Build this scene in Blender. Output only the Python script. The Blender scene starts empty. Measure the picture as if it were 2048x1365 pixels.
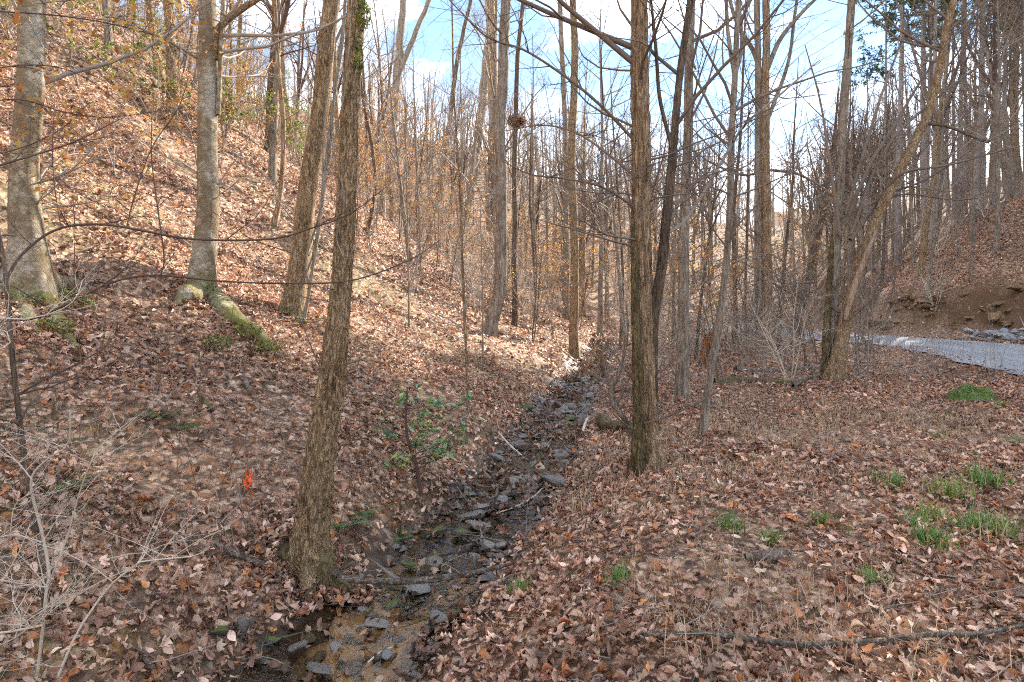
import bpy, math, random
import numpy as np

random.seed(7)
RS = np.random.RandomState(7)
sc = bpy.context.scene
COL = sc.collection

# ------------------------------------------------------------------ camera, sky, sun, exposure
CAM = np.array([0.0, 0.0, 1.7])
FOC = 1250.0                      # focal length in photograph pixels (2048 wide)
HOR = 600.0                       # horizon row of the photograph
cam_data = bpy.data.cameras.new('camera')
cam = bpy.data.objects.new('camera', cam_data); COL.objects.link(cam)
cam_data.sensor_width = 36.0
cam_data.lens = 36.0 * FOC / 2048.0
cam_data.shift_y = -(682.5 - HOR) / 2048.0
cam_data.clip_start = 0.05; cam_data.clip_end = 2000
cam.location = CAM; cam.rotation_euler = (math.radians(90), 0, 0)
sc.camera = cam

SUN_AZ, SUN_EL = 40.0, 30.0       # degrees right of the view direction, degrees up
w = bpy.data.worlds.new('World'); sc.world = w; w.use_nodes = True
nt = w.node_tree; nt.nodes.clear()
def wn(t, **k):
    n = nt.nodes.new(t)
    for a, b in k.items(): setattr(n, a, b)
    return n
sky = wn('ShaderNodeTexSky', sky_type='NISHITA', sun_disc=False)
sky.sun_elevation = math.radians(SUN_EL); sky.sun_rotation = math.radians(SUN_AZ)
sky.air_density = 1.0; sky.dust_density = 0.0; sky.ozone_density = 1.6
tc = wn('ShaderNodeTexCoord')
mp = wn('ShaderNodeMapping'); mp.inputs['Scale'].default_value = (1.0, 1.0, 2.2); mp.inputs['Location'].default_value = (-3.468, -3.518, -2.865)
cn = wn('ShaderNodeTexNoise'); cn.inputs['Scale'].default_value = 2.6; cn.inputs['Detail'].default_value = 7; cn.inputs['Roughness'].default_value = 0.55
cr = wn('ShaderNodeValToRGB'); cr.color_ramp.elements[0].position = 0.44; cr.color_ramp.elements[1].position = 0.74
mix = wn('ShaderNodeMix', data_type='RGBA')
bg = wn('ShaderNodeBackground'); bg.inputs['Strength'].default_value = 0.05
wo = wn('ShaderNodeOutputWorld')
L = nt.links.new
L(tc.outputs['Generated'], mp.inputs['Vector']); L(mp.outputs[0], cn.inputs['Vector']); L(cn.outputs['Fac'], cr.inputs[0])
L(cr.outputs[0], mix.inputs['Factor']); L(sky.outputs[0], mix.inputs['A']); mix.inputs['B'].default_value = (19.0, 19.3, 19.8, 1)
L(mix.outputs['Result'], bg.inputs[0]); L(bg.outputs[0], wo.inputs[0])

sl = bpy.data.lights.new('sun', 'SUN'); sl.energy = 2.5; sl.angle = math.radians(0.6); sl.color = (1.0, 0.91, 0.78)
so = bpy.data.objects.new('sun', sl); COL.objects.link(so)
so.rotation_euler = (math.radians(90 - SUN_EL), 0, math.radians(180 - SUN_AZ)); so.location = (30, 30, 40)

sc.view_settings.view_transform = 'Standard'; sc.view_settings.look = 'None'
sc.view_settings.gamma = 1.0; sc.view_settings.exposure = 2.78; sc.view_settings.use_curve_mapping = False
sc.render.engine = 'CYCLES'
cy = sc.cycles
cy.max_bounces = 5; cy.diffuse_bounces = 3; cy.glossy_bounces = 2; cy.transmission_bounces = 3; cy.transparent_max_bounces = 6
cy.caustics_reflective = False; cy.caustics_refractive = False
cy.use_denoising = False
try: cy.denoiser = 'OPENIMAGEDENOISE'
except Exception: pass
cy.denoising_prefilter = 'ACCURATE'
cy.filter_width = 1.1
cy.use_adaptive_sampling = True; cy.adaptive_threshold = 0.02
cy.sample_clamp_indirect = 6

# ------------------------------------------------------------------ small numpy helpers
def _hash(ix, iy, iz):
    h = (ix * 374761393 + iy * 668265263 + iz * 2147483647) & 0xffffffff
    h = ((h ^ (h >> 13)) * 1274126177) & 0xffffffff
    return ((h ^ (h >> 16)) & 0xffff) / 65535.0
def noise(x, y, z=0.0):
    x, y, z = np.broadcast_arrays(np.asarray(x, float), np.asarray(y, float), np.asarray(z, float))
    fx, fy, fz = np.floor(x), np.floor(y), np.floor(z)
    ix, iy, iz = fx.astype(np.int64), fy.astype(np.int64), fz.astype(np.int64)
    tx, ty, tz = x - fx, y - fy, z - fz
    tx, ty, tz = [t * t * (3 - 2 * t) for t in (tx, ty, tz)]
    r = 0
    for a in (0, 1):
        for b in (0, 1):
            for c in (0, 1):
                r = r + _hash(ix + a, iy + b, iz + c) * (tx if a else 1 - tx) * (ty if b else 1 - ty) * (tz if c else 1 - tz)
    return r * 2 - 1
def fbm(x, y, z=0.0, o=3):
    r, a = 0, 1.0
    for i in range(o):
        r = r + a * noise(x * 2**i + 17.3 * i, y * 2**i - 9.1 * i, np.asarray(z) * 2**i + 3.7 * i); a *= 0.5
    return r
def sstep(a, b, x):
    t = np.clip((x - a) / (b - a), 0, 1); return t * t * (3 - 2 * t)
def norm(v): return v / np.maximum(np.linalg.norm(v, axis=-1, keepdims=True), 1e-9)
def smooth_interp(x, xp, fp):
    return np.interp(x, xp, fp)

# ------------------------------------------------------------------ terrain
SY = [-30, 0, 3.7, 5.0, 6.25, 7.8, 10.9, 15, 20, 30, 45, 70, 200]
SX = [-7, -1.75, -0.86, -0.45, -0.08, 0.33, 0.85, 1.75, 2.7, 4.6, 6.5, 8, 8]
def xs(y): return np.interp(y, SY, SX)
def zwat(y): return -0.33 + 0.012 * np.clip(y, -5, 24) + 0.30 * sstep(21, 29, np.asarray(y, float))
def hwid(y): return np.interp(y, [0, 3.2, 4.5, 6, 8, 30], [0.6, 0.50, 0.42, 0.46, 0.48, 0.46])
ROAD = np.array([(13.0, -60), (11.4, -20), (10.8, 0), (11.2, 7.5), (12.2, 12.2), (13.5, 16.3), (14.1, 19.7), (13.3, 23.0), (12.1, 26.3), (11.8, 30), (12.8, 35), (16, 43), (22, 56), (34, 80), (50, 120)], float)
def catmull(P, n):
    P = np.asarray(P, float); m = len(P)
    Q = np.vstack([2 * P[0] - P[1], P, 2 * P[-1] - P[-2]])
    t = np.linspace(0, m - 1, n); i = np.minimum(t.astype(int), m - 2); f = (t - i)[:, None]
    a, b, c, d = Q[i], Q[i + 1], Q[i + 2], Q[i + 3]
    return 0.5 * ((2 * b) + (c - a) * f + (2 * a - 5 * b + 4 * c - d) * f**2 + (3 * b - a - 3 * c + d) * f**3)
RC = catmull(ROAD, 260)
def road_dist(x, y):
    """signed distance to the road's centre line: positive on the outer, hill side"""
    x = np.asarray(x, float); y = np.asarray(y, float); sh = x.shape
    p = np.stack([x.ravel(), y.ravel()], 1)
    best = np.full(len(p), 1e9); side = np.zeros(len(p))
    T = np.gradient(RC, axis=0)
    for k in range(0, len(p), 20000):
        d = p[k:k + 20000, None, :] - RC[None]
        dd = (d ** 2).sum(2); j = dd.argmin(1); r = np.arange(len(j))
        best[k:k + 20000] = np.sqrt(dd[r, j])
        dj = d[r, j]; side[k:k + 20000] = T[j, 1] * dj[:, 0] - T[j, 0] * dj[:, 1]
    return (np.sign(side) * best).reshape(sh)
ROAD_Z = 0.24
def road_z(x, y): return ROAD_Z + 0 * np.asarray(x)
def height(x, y, rough=True):
    x = np.asarray(x, float); y = np.asarray(y, float)
    u = x - xs(y); zw = zwat(y); hw = hwid(y)
    wob = 0.20 * fbm(y * 1.3, x * 0.6, 5.0, 3)
    v = -u + wob; r = u + 0.16 * fbm(y * 1.5, x * 0.6, 1.0, 3)
    g = np.interp(y, [0, 17, 25, 36, 52, 90], [1, 1, 0.92, 0.68, 0.36, 0.2])
    # hillside on the stream's far bank (left)
    vv = v - hw
    left = np.where(vv < 0, zw - 0.10 * (1 - np.clip(v / hw, 0, 1) ** 2),
           np.interp(vv, [0, 0.12, 0.42, 2.95, 4.4, 5.4, 9, 13, 30, 70], [0, 0.08, 0.30, 1.26, 2.02, 2.65, 5.4, 8.9, 24.0, 46]) * np.where(vv > 0.42, g, 1) + zw)
    rr = r - hw
    flat = 0.04 + 0.05 * fbm(x * 0.35, y * 0.35, 2.0, 2)
    b = sstep(0.0, 1.3, rr)
    right = np.where(rr < 0, zw - 0.10 * (1 - np.clip(r / hw, 0, 1) ** 2), zw + (flat - zw) * b)
    z = np.where(u < 0, left, right)
    # road bed, cut bank and the hill beyond it
    s = road_dist(x, y)
    rb = 1 - sstep(2.4, 4.6, np.abs(s))
    offleft = sstep(-2.0, 3.0, u) if True else 1
    z = z * (1 - rb * offleft) + ROAD_Z * rb * offleft - 0.02 * rb
    fac = sstep(7.0, 22.0, x - 0.10 * np.clip(y - 20, 0, 60)) * sstep(3.0, 5.0, s)
    e = s - 4.4 + 0.5 * noise(x * 0.5, y * 0.5, 4.0)
    rise = np.interp(e, [-1.5, 0, 0.6, 1.6, 3.0, 20, 45, 90], [0, 0.35, 1.3, 2.2, 3.0, 14.5, 24, 32])
    cap = np.interp(y, [-60, 5, 20, 35, 60, 110], [32, 29, 24, 19, 14, 8])
    rise = cap * np.tanh(rise / cap)
    z = z + fac * rise
    # far ridge across the valley
    A = np.interp(x, [-120, -30, 0, 15, 35, 60, 110], [40, 29, 25, 21, 16, 14, 14])
    z = z + A * sstep(38, 120, y) * sstep(-60, 0, x + 60)
    if rough:
        n = 0.055 * fbm(x * 1.1, y * 1.1, 0.0, 3) + 0.02 * noise(x * 5, y * 5, 9)
        ch = np.clip(np.minimum(np.abs(vv), np.abs(rr)) / 0.3, 0, 1)
        inch = np.where((u < 0), vv < 0, rr < 0)
        n = n * np.where(inch, 0.25, 0.4 + 0.6 * ch)
        n = n + 0.16 * fbm(x * 0.45, y * 0.45, 7.0, 2) * sstep(1.2, 3.5, vv)
        n = n + sstep(0.2, 0.7, e) * (1 - sstep(2.2, 3.4, e)) * fac * 0.5 * fbm(x * 1.3, y * 1.3, 3.0, 3)
        z = z + n * (1 - rb)
    return z
def ground_normal(x, y, e=0.06):
    hx = (height(x + e, y) - height(x - e, y)) / (2 * e); hy = (height(x, y + e) - height(x, y - e)) / (2 * e)
    return norm(np.stack([-hx, -hy, np.ones_like(hx)], -1))

def P(px, py, d):
    return np.array([(px - 1024.0) / FOC * d, d, CAM[2] + (HOR - py) / FOC * d])
_DD = np.concatenate([np.arange(1.5, 30, 0.03), np.arange(30, 140, 0.25)])
def hit(px, py):
    """where the line of sight through a photograph pixel meets the ground"""
    X = (px - 1024.0) / FOC * _DD; Z = CAM[2] + (HOR - py) / FOC * _DD
    hh = height(X, _DD, False) - Z
    i = np.argmax(hh > 0) if (hh > 0).any() else len(_DD) - 1
    d = _DD[i]
    return np.array([X[i], d, float(height(X[i], d))])

# ------------------------------------------------------------------ mesh collector
class MB:
    def __init__(s): s.v = []; s.q = []; s.t = []; s.c = []; s.n = 0
    def add(s, V, Q=None, T=None, C=None):
        V = np.asarray(V, float).reshape(-1, 3)
        if Q is not None and len(Q): s.q.append(np.asarray(Q, np.int64).reshape(-1, 4) + s.n)
        if T is not None and len(T): s.t.append(np.asarray(T, np.int64).reshape(-1, 3) + s.n)
        s.v.append(V)
        if C is None: C = np.ones((len(V), 3)) * 0.5
        C = np.asarray(C, float)
        s.c.append(np.broadcast_to(C, (len(V), 3)) if C.ndim == 1 else C)
        s.n += len(V)
    def mesh(s, name, off=(0, 0, 0), smooth=True, colour=True):
        V = np.vstack(s.v) - np.asarray(off, float)
        Q = np.vstack(s.q) if s.q else np.zeros((0, 4), np.int64)
        T = np.vstack(s.t) if s.t else np.zeros((0, 3), np.int64)
        me = bpy.data.meshes.new(name)
        me.vertices.add(len(V)); me.vertices.foreach_set('co', V.astype(np.float32).ravel())
        me.loops.add(Q.size + T.size); me.loops.foreach_set('vertex_index', np.concatenate([Q.ravel(), T.ravel()]).astype(np.int32))
        me.polygons.add(len(Q) + len(T))
        me.polygons.foreach_set('loop_start', np.concatenate([np.arange(len(Q)) * 4, Q.size + np.arange(len(T)) * 3]).astype(np.int32))
        me.polygons.foreach_set('use_smooth', np.full(len(Q) + len(T), smooth))
        if colour:
            C = np.vstack(s.c); C = np.hstack([C, np.ones((len(C), 1))])
            a = me.color_attributes.new('Col', 'FLOAT_COLOR', 'POINT'); a.data.foreach_set('color', C.astype(np.float32).ravel())
        me.update(calc_edges=True)
        return me
def link(name, me, mat=None, parent=None, loc=(0, 0, 0)):
    o = bpy.data.objects.new(name, me)
    if mat is not None and me is not None and not me.materials: me.materials.append(mat)
    COL.objects.link(o); o.location = loc
    if parent is not None: o.parent = parent
    return o
def tag(o, label=None, cat=None, group=None, kind=None):
    if label: o['label'] = label
    if cat: o['category'] = cat
    if group: o['group'] = group
    if kind: o['kind'] = kind
    return o
def empty(name, loc, label=None, cat=None, group=None):
    o = bpy.data.objects.new(name, None); COL.objects.link(o); o.location = loc; o.empty_display_size = 0.2
    return tag(o, label, cat, group)
def copy_tree(root, loc, rz=0.0, s=1.0, label=None, group=None, tilt=(0, 0)):
    r = root.copy(); COL.objects.link(r); r.location = loc; r.rotation_euler = (tilt[0], tilt[1], rz)
    r.scale = s if hasattr(s, '__len__') else (s, s, s)
    if label: r['label'] = label
    if group: r['group'] = group
    for ch in root.children:
        c = ch.copy(); COL.objects.link(c); c.parent = r
        for g in ch.children:
            d = g.copy(); COL.objects.link(d); d.parent = c
    return r

def tubes(mb, paths, rad, sides, C=(0.5, 0.5, 0.5)):
    """paths (N,k,3), rad (N,k): N tapered tubes in one go"""
    N, k, _ = paths.shape
    if N == 0: return
    T = norm(np.gradient(paths, axis=1))
    ref = np.where(np.abs(T[:, :1, 2:3]) > 0.8, np.array([1.0, 0.2, 0]), np.array([0.1, 0.2, 1.0]))
    n1 = norm(np.cross(T, np.broadcast_to(ref, T.shape))); n2 = np.cross(T, n1)
    a = np.arange(sides) / sides * 2 * math.pi
    V = paths[:, :, None, :] + rad[:, :, None, None] * (np.cos(a)[None, None, :, None] * n1[:, :, None, :] + np.sin(a)[None, None, :, None] * n2[:, :, None, :])
    i = np.arange(k - 1)[:, None]; j = np.arange(sides)[None, :]; j2 = (j + 1) % sides
    q = np.stack([i * sides + j, i * sides + j2, (i + 1) * sides + j2, (i + 1) * sides + j], -1).reshape(-1, 4)
    Q = (np.arange(N) * k * sides)[:, None, None] + q[None]
    C = np.asarray(C, float)
    if C.ndim == 2: C = np.repeat(C, k * sides, axis=0)
    mb.add(V.reshape(-1, 3), Q=Q.reshape(-1, 4), C=C)

def grow(mb, start, dirs, length, rad, spec, C=(0.5, 0.5, 0.5), rs=RS):
    """levels of branching, every level grown at once. spec: list of dicts. Returns the tips' points and directions."""
    tips = []
    for lv, sp in enumerate(spec):
        N = len(start)
        if N == 0: break
        k = sp.get('k', 5); pts = [start]; d = norm(dirs); p = start
        for i in range(k - 1):
            d = norm(d + rs.normal(0, sp.get('wig', 0.18), (N, 3)) + np.array([0, 0, sp.get('up', 0.06)]))
            p = p + d * (length / (k - 1))[:, None]; pts.append(p)
        paths = np.stack(pts, 1)
        t = np.linspace(0, 1, k)
        R = rad[:, None] * (1 - t * (1 - sp.get('tip', 0.35)))[None]
        tubes(mb, paths, R, sp.get('sides', 4), C)
        tips.append((paths, length))
        if lv + 1 == len(spec): break
        m = spec[lv + 1].get('n', 4)
        lo = spec[lv + 1].get('from', 0.25)
        par = np.repeat(np.arange(N), m); tt = lo + (1 - lo) * rs.rand(N * m)
        fi = tt * (k - 1); i0 = np.minimum(fi.astype(int), k - 2); f = (fi - i0)[:, None]
        start = paths[par, i0] * (1 - f) + paths[par, i0 + 1] * f
        tang = norm(paths[par, i0 + 1] - paths[par, i0])
        rnd = norm(np.cross(tang, rs.normal(0, 1, tang.shape)))
        ang = np.radians(rs.uniform(*spec[lv + 1].get('ang', (30, 65)), N * m))[:, None]
        dirs = tang * np.cos(ang) + rnd * np.sin(ang)
        length = length[par] * spec[lv + 1].get('len', 0.5) * rs.uniform(0.5, 1.15, N * m) * (1.15 - 0.55 * tt)
        rad = np.minimum(rad[par] * (1 - tt * (1 - sp.get('tip', 0.35))) * 0.7, np.maximum(length * spec[lv + 1].get('slim', 0.009), spec[lv + 1].get('rmin', 0.0018)))
    return tips

def trunk(mb, pts, widths, sides=28, step=0.05, furrow=0.05, lump=0.05, flare=0.5, flare_h=0.4, lobes=5, seed=0, ffreq=9.0, stretch=5.0, C=(0.5, .5, .5), bury=0.25):
    """a trunk or limb along pts (m,3) with diameters (m,), bark relief in real geometry"""
    pts = np.asarray(pts, float); widths = np.asarray(widths, float)
    seg = np.linalg.norm(np.diff(pts, axis=0), axis=1).sum()
    n = int(min(max(seg / step, 6), 420))
    path = catmull(pts, n)
    s = np.concatenate([[0], np.cumsum(np.linalg.norm(np.diff(pts, axis=0), axis=1))])
    sp = np.concatenate([[0], np.cumsum(np.linalg.norm(np.diff(path, axis=0), axis=1))])
    R = np.interp(sp / sp[-1], s / s[-1], widths) / 2
    rng = np.random.RandomState(seed + 11)
    path = path + 0.25 * R[:, None] * np.stack([noise(sp * 0.9 + seed, 1.3), noise(sp * 0.9, 7.7 + seed), 0 * sp], 1)
    if flare > 0 and bury > 0:
        path = np.vstack([path[0] - np.array([0, 0, bury]), path]); R = np.concatenate([[R[0] * 1.02], R]); sp = np.concatenate([[-bury], sp])
    T = norm(np.gradient(path, axis=0))
    ref = np.array([0.05, 1.0, 0.05]); n1 = norm(np.cross(T, ref)); n2 = np.cross(n1, T)
    a = np.arange(sides) / sides * 2 * math.pi
    A, S = np.meshgrid(a, sp)
    ca, sa = np.cos(A), np.sin(A)
    rad = np.repeat(R[:, None], sides, 1)
    fr = ffreq
    bark = 1 - np.abs(noise(ca * fr / 2.2 + seed, sa * fr / 2.2, S * fr / stretch / max(R.mean() * 2, 0.05) * 0.35))
    bark = bark + 0.5 * noise(ca * fr, sa * fr + seed, S * fr / max(R.mean() * 2, .05) * 0.12)
    rad = rad * (1 + furrow * (bark - 0.8) + lump * fbm(ca * 0.8 + seed, sa * 0.8, S * 1.3, 2))
    if flare > 0:
        fl = np.exp(-np.clip(S, 0, 99) / flare_h)
        ph = rng.rand() * 6.28
        rad = rad * (1 + flare * fl * (0.55 + 0.45 * np.cos(lobes * A + ph) + 0.3 * noise(ca * 2 + seed, sa * 2)))
    V = path[:, None, :] + rad[..., None] * (ca[..., None] * n1[:, None, :] + sa[..., None] * n2[:, None, :])
    m = len(path)
    i = np.arange(m - 1)[:, None]; j = np.arange(sides)[None, :]; j2 = (j + 1) % sides
    q = np.stack([i * sides + j, i * sides + j2, (i + 1) * sides + j2, (i + 1) * sides + j], -1).reshape(-1, 4)
    mb.add(np.vstack([V.reshape(-1, 3), path[-1:]]), Q=q, T=np.stack([(m - 1) * sides + np.arange(sides), (m - 1) * sides + (np.arange(sides) + 1) % sides, np.full(sides, m * sides)], 1), C=C)
    return path, R

# ------------------------------------------------------------------ materials
class NG:
    def __init__(s, name):
        s.m = bpy.data.materials.new(name); s.m.use_nodes = True
        s.t = s.m.node_tree; s.t.nodes.clear()
        s.out = s.t.nodes.new('ShaderNodeOutputMaterial')
        s.b = s.t.nodes.new('ShaderNodeBsdfPrincipled'); s.t.links.new(s.b.outputs[0], s.out.inputs[0])
        s.co = s.t.nodes.new('ShaderNodeTexCoord')
    def n(s, t, **k):
        x = s.t.nodes.new(t)
        for a, b in k.items(): setattr(x, a, b)
        return x
    def set(s, inp, v):
        if isinstance(v, bpy.types.NodeSocket): s.t.links.new(v, inp)
        elif v is not None: inp.default_value = (*v, 1) if isinstance(v, tuple) and len(v) == 3 and inp.type == 'RGBA' else v
    def map(s, scale, vec=None):
        m = s.n('ShaderNodeMapping'); m.inputs['Scale'].default_value = scale if hasattr(scale, '__len__') else (scale,) * 3
        s.t.links.new(vec or s.co.outputs['Object'], m.inputs['Vector']); return m.outputs[0]
    def noise(s, scale, detail=4, rough=0.6, vec=None, dist=0.0, out='Fac'):
        x = s.n('ShaderNodeTexNoise'); x.inputs['Detail'].default_value = detail; x.inputs['Roughness'].default_value = rough; x.inputs['Distortion'].default_value = dist
        if hasattr(scale, '__len__'): s.t.links.new(s.map(scale, vec), x.inputs['Vector']); x.inputs['Scale'].default_value = 1
        else: s.t.links.new(vec or s.co.outputs['Object'], x.inputs['Vector']); x.inputs['Scale'].default_value = scale
        return x.outputs[out]
    def vor(s, scale, feature='F1', out='Distance', vec=None, rnd=1.0):
        x = s.n('ShaderNodeTexVoronoi', feature=feature); x.inputs['Randomness'].default_value = rnd
        s.t.links.new(s.map(scale, vec) if hasattr(scale, '__len__') else (vec or s.co.outputs['Object']), x.inputs['Vector'])
        x.inputs['Scale'].default_value = 1 if hasattr(scale, '__len__') else scale
        return x.outputs[out]
    def ramp(s, fac, stops, interp='LINEAR'):
        r = s.n('ShaderNodeValToRGB'); r.color_ramp.interpolation = interp; el = r.color_ramp.elements
        while len(el) < len(stops): el.new(0.5)
        for e, (p, c) in zip(el, stops):
            e.position = p; e.color = (*c, 1) if hasattr(c, '__len__') else (c, c, c, 1)
        s.t.links.new(fac, r.inputs[0]); return r.outputs[0]
    def mix(s, f, a, b, mode='MIX'):
        x = s.n('ShaderNodeMix', data_type='RGBA', blend_type=mode)
        s.set(x.inputs['Factor'], f); s.set(x.inputs['A'], a); s.set(x.inputs['B'], b); return x.outputs['Result']
    def math(s, op, a, b=None):
        x = s.n('ShaderNodeMath', operation=op); s.set(x.inputs[0], a)
        if b is not None: s.set(x.inputs[1], b)
        return x.outputs[0]
    def sep(s, v):
        x = s.n('ShaderNodeSeparateXYZ'); s.t.links.new(v, x.inputs[0]); return x.outputs
    def attr(s, name='Col'):
        return s.n('ShaderNodeAttribute', attribute_name=name).outputs['Color']
    def rand(s): return s.n('ShaderNodeObjectInfo').outputs['Random']
    def fin(s, col, rough=0.8, bump=None, strength=0.4, dist=0.02, spec=0.3):
        s.set(s.b.inputs['Base Color'], col); s.set(s.b.inputs['Roughness'], rough); s.b.inputs['Specular IOR Level'].default_value = spec
        if bump is not None:
            x = s.n('ShaderNodeBump'); x.inputs['Strength'].default_value = strength; x.inputs['Distance'].default_value = dist
            s.t.links.new(bump, x.inputs['Height']); s.t.links.new(x.outputs[0], s.b.inputs['Normal'])
        return s.m

def bark_mat(name, dark, mid, light, moss=(0.085, 0.085, 0.022), moss_low=0.5, moss_h=1.0, moss_all=0.15, lichen=0.2, vs=5.0, fine=26.0, crack=0.6):
    g = NG(name)
    f1 = g.noise((fine, fine, fine / vs), 6, 0.65, dist=0.6)
    f2 = g.noise((fine * 0.35, fine * 0.35, fine * 0.35 / vs), 4, 0.6)
    col = g.ramp(g.math('ADD', g.math('MULTIPLY', f1, 0.6), g.math('MULTIPLY', f2, 0.4)), [(0.38, dark), (0.5, mid), (0.63, light)])
    ck = g.math('ABSOLUTE', g.math('SUBTRACT', g.noise((fine * 0.9, fine * 0.9, fine * 0.9 / (vs * 1.3)), 3, 0.5, dist=1.0), 0.5))
    ckm = g.ramp(ck, [(0.0, min(crack, 1.0) * 0.7), (0.04, 0.0)])
    col = g.mix(ckm, col, tuple(c * 0.7 for c in dark))
    pat = g.noise(3.2, 4, 0.6)
    col = g.mix(g.ramp(pat, [(0.4, 0.0), (0.65, 0.55)]), col, g.mix(0.5, col, light))
    if name == 'bark_beech':
        col = g.mix(g.ramp(g.noise(2.6, 5, 0.65), [(0.42, 0.0), (0.52, 0.85)]), col, g.mix(g.noise(14, 4), (0.12, 0.08, 0.042), (0.29, 0.215, 0.125)))
        col = g.mix(g.ramp(g.noise(3.7, 4, 0.6), [(0.56, 0.0), (0.66, 0.6)]), col, (0.62, 0.55, 0.43))
    lic = g.ramp(g.noise(9.0, 5, 0.7), [(0.60, 0.0), (0.70, lichen)])
    col = g.mix(lic, col, (0.34, 0.35, 0.28))
    z = g.sep(g.co.outputs['Object'])[2]
    low = g.math('MULTIPLY', g.math('SUBTRACT', 1.0, g.math('DIVIDE', z, moss_h)), moss_low)
    low = g.math('MAXIMUM', low, 0.0)
    ms = g.math('ADD', g.math('ADD', low, moss_all), g.math('MULTIPLY', g.math('SUBTRACT', g.noise(5.0, 6, 0.7), 0.5), 1.6))
    mk = g.ramp(g.math('ADD', ms, g.math('MULTIPLY', g.math('SUBTRACT', g.noise(45, 3), 0.5), 0.9)), [(0.34, 0.0), (0.62, 0.75)])
    mc = g.mix(g.noise(40, 3), tuple(c * 0.55 for c in moss), tuple(c * 1.5 for c in moss))
    col = g.mix(mk, col, mc)
    bmp = g.math('ADD', g.math('ADD', g.math('MULTIPLY', f1, crack), g.math('MULTIPLY', g.noise(120, 2), 0.35)), g.math('MULTIPLY', g.math('MINIMUM', ck, 0.08), 7.0 * crack))
    return g.fin(col, 0.9, bmp, 0.9, 0.025, 0.15)

M = {}
M['bark_brown'] = bark_mat('bark_brown', (0.11, 0.066, 0.033), (0.36, 0.235, 0.125), (0.62, 0.45, 0.28), moss_low=0.30, moss_h=0.5, moss_all=0.08, fine=52, vs=3.5, crack=1.2)
M['bark_rust'] = bark_mat('bark_rust', (0.12, 0.072, 0.038), (0.38, 0.245, 0.135), (0.62, 0.46, 0.31), moss_low=0.30, moss_h=1.2, moss_all=0.02, fine=46, vs=8.0, crack=1.2)
M['bark_mossy'] = bark_mat('bark_mossy', (0.035, 0.026, 0.014), (0.13, 0.09, 0.045), (0.26, 0.19, 0.10), moss_low=0.1, moss_h=3, moss_all=0.22, fine=24, vs=3.0, crack=1.0)
M['bark_beech'] = bark_mat('bark_beech', (0.17, 0.125, 0.08), (0.34, 0.28, 0.20), (0.55, 0.49, 0.39), moss=(0.15, 0.15, 0.03), moss_low=0.36, moss_h=0.8, moss_all=0.08, lichen=0.6, fine=16, vs=0.8, crack=0.4)
M['bark_grey'] = bark_mat('bark_grey', (0.09, 0.068, 0.05), (0.25, 0.20, 0.15), (0.42, 0.355, 0.28), moss_low=0.25, moss_h=0.8, moss_all=0.05, lichen=0.35, fine=26, vs=5.0)
M['bark_dark'] = bark_mat('bark_dark', (0.04, 0.028, 0.02), (0.12, 0.085, 0.06), (0.23, 0.175, 0.13), moss_low=0.3, moss_h=1.0, moss_all=0.08, fine=26, vs=5.0)
M['bark_pine'] = bark_mat('bark_pine', (0.16, 0.125, 0.105), (0.32, 0.265, 0.235), (0.46, 0.40, 0.365), moss_low=0.0, moss_all=-0.2, fine=14, vs=2.5, lichen=0.1)
def twig_mat(name, a, b):
    g = NG(name)
    c = g.mix(g.noise(6.0, 3), a, b)
    c = g.mix(g.math('MULTIPLY', g.rand(), 0.45), c, tuple(x * 0.55 for x in a))
    return g.fin(c, 0.75, None, spec=0.25)
M['twig'] = twig_mat('twig', (0.12, 0.085, 0.062), (0.28, 0.215, 0.165))
M['twig_pale'] = twig_mat('twig_pale', (0.52, 0.42, 0.32), (0.78, 0.68, 0.55))
M['twig_grey'] = twig_mat('twig_grey', (0.24, 0.19, 0.15), (0.46, 0.385, 0.315))
M['twig_red'] = twig_mat('twig_red', (0.08, 0.045, 0.035), (0.17, 0.105, 0.08))
def leaf_mat(name, trans=0.25, rough=0.55, spec=0.35, vein=True):
    g = NG(name)
    c = g.attr()
    n = g.noise(60, 3)
    c = g.mix(0.55, c, g.mix(n, (0.35, 0.35, 0.35), (0.75, 0.75, 0.75)), 'OVERLAY')
    g.fin(c, rough, g.noise(90, 2), 0.3, 0.004, spec)
    tr = g.n('ShaderNodeBsdfTranslucent'); g.t.links.new(c, tr.inputs[0])
    ms = g.n('ShaderNodeMixShader'); ms.inputs[0].default_value = trans
    g.t.links.new(g.b.outputs[0], ms.inputs[1]); g.t.links.new(tr.outputs[0], ms.inputs[2]); g.t.links.new(ms.outputs[0], g.out.inputs[0])
    return g.m
M['leaf'] = leaf_mat('dead_leaf', 0.12)
M['hanging_leaf'] = leaf_mat('hanging_leaf', 0.45)
M['green_leaf'] = leaf_mat('green_leaf', 0.3, 0.35, 0.5)
M['needle'] = leaf_mat('needle', 0.3, 0.5)
M['blade'] = leaf_mat('grass_blade', 0.35, 0.5)

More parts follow.
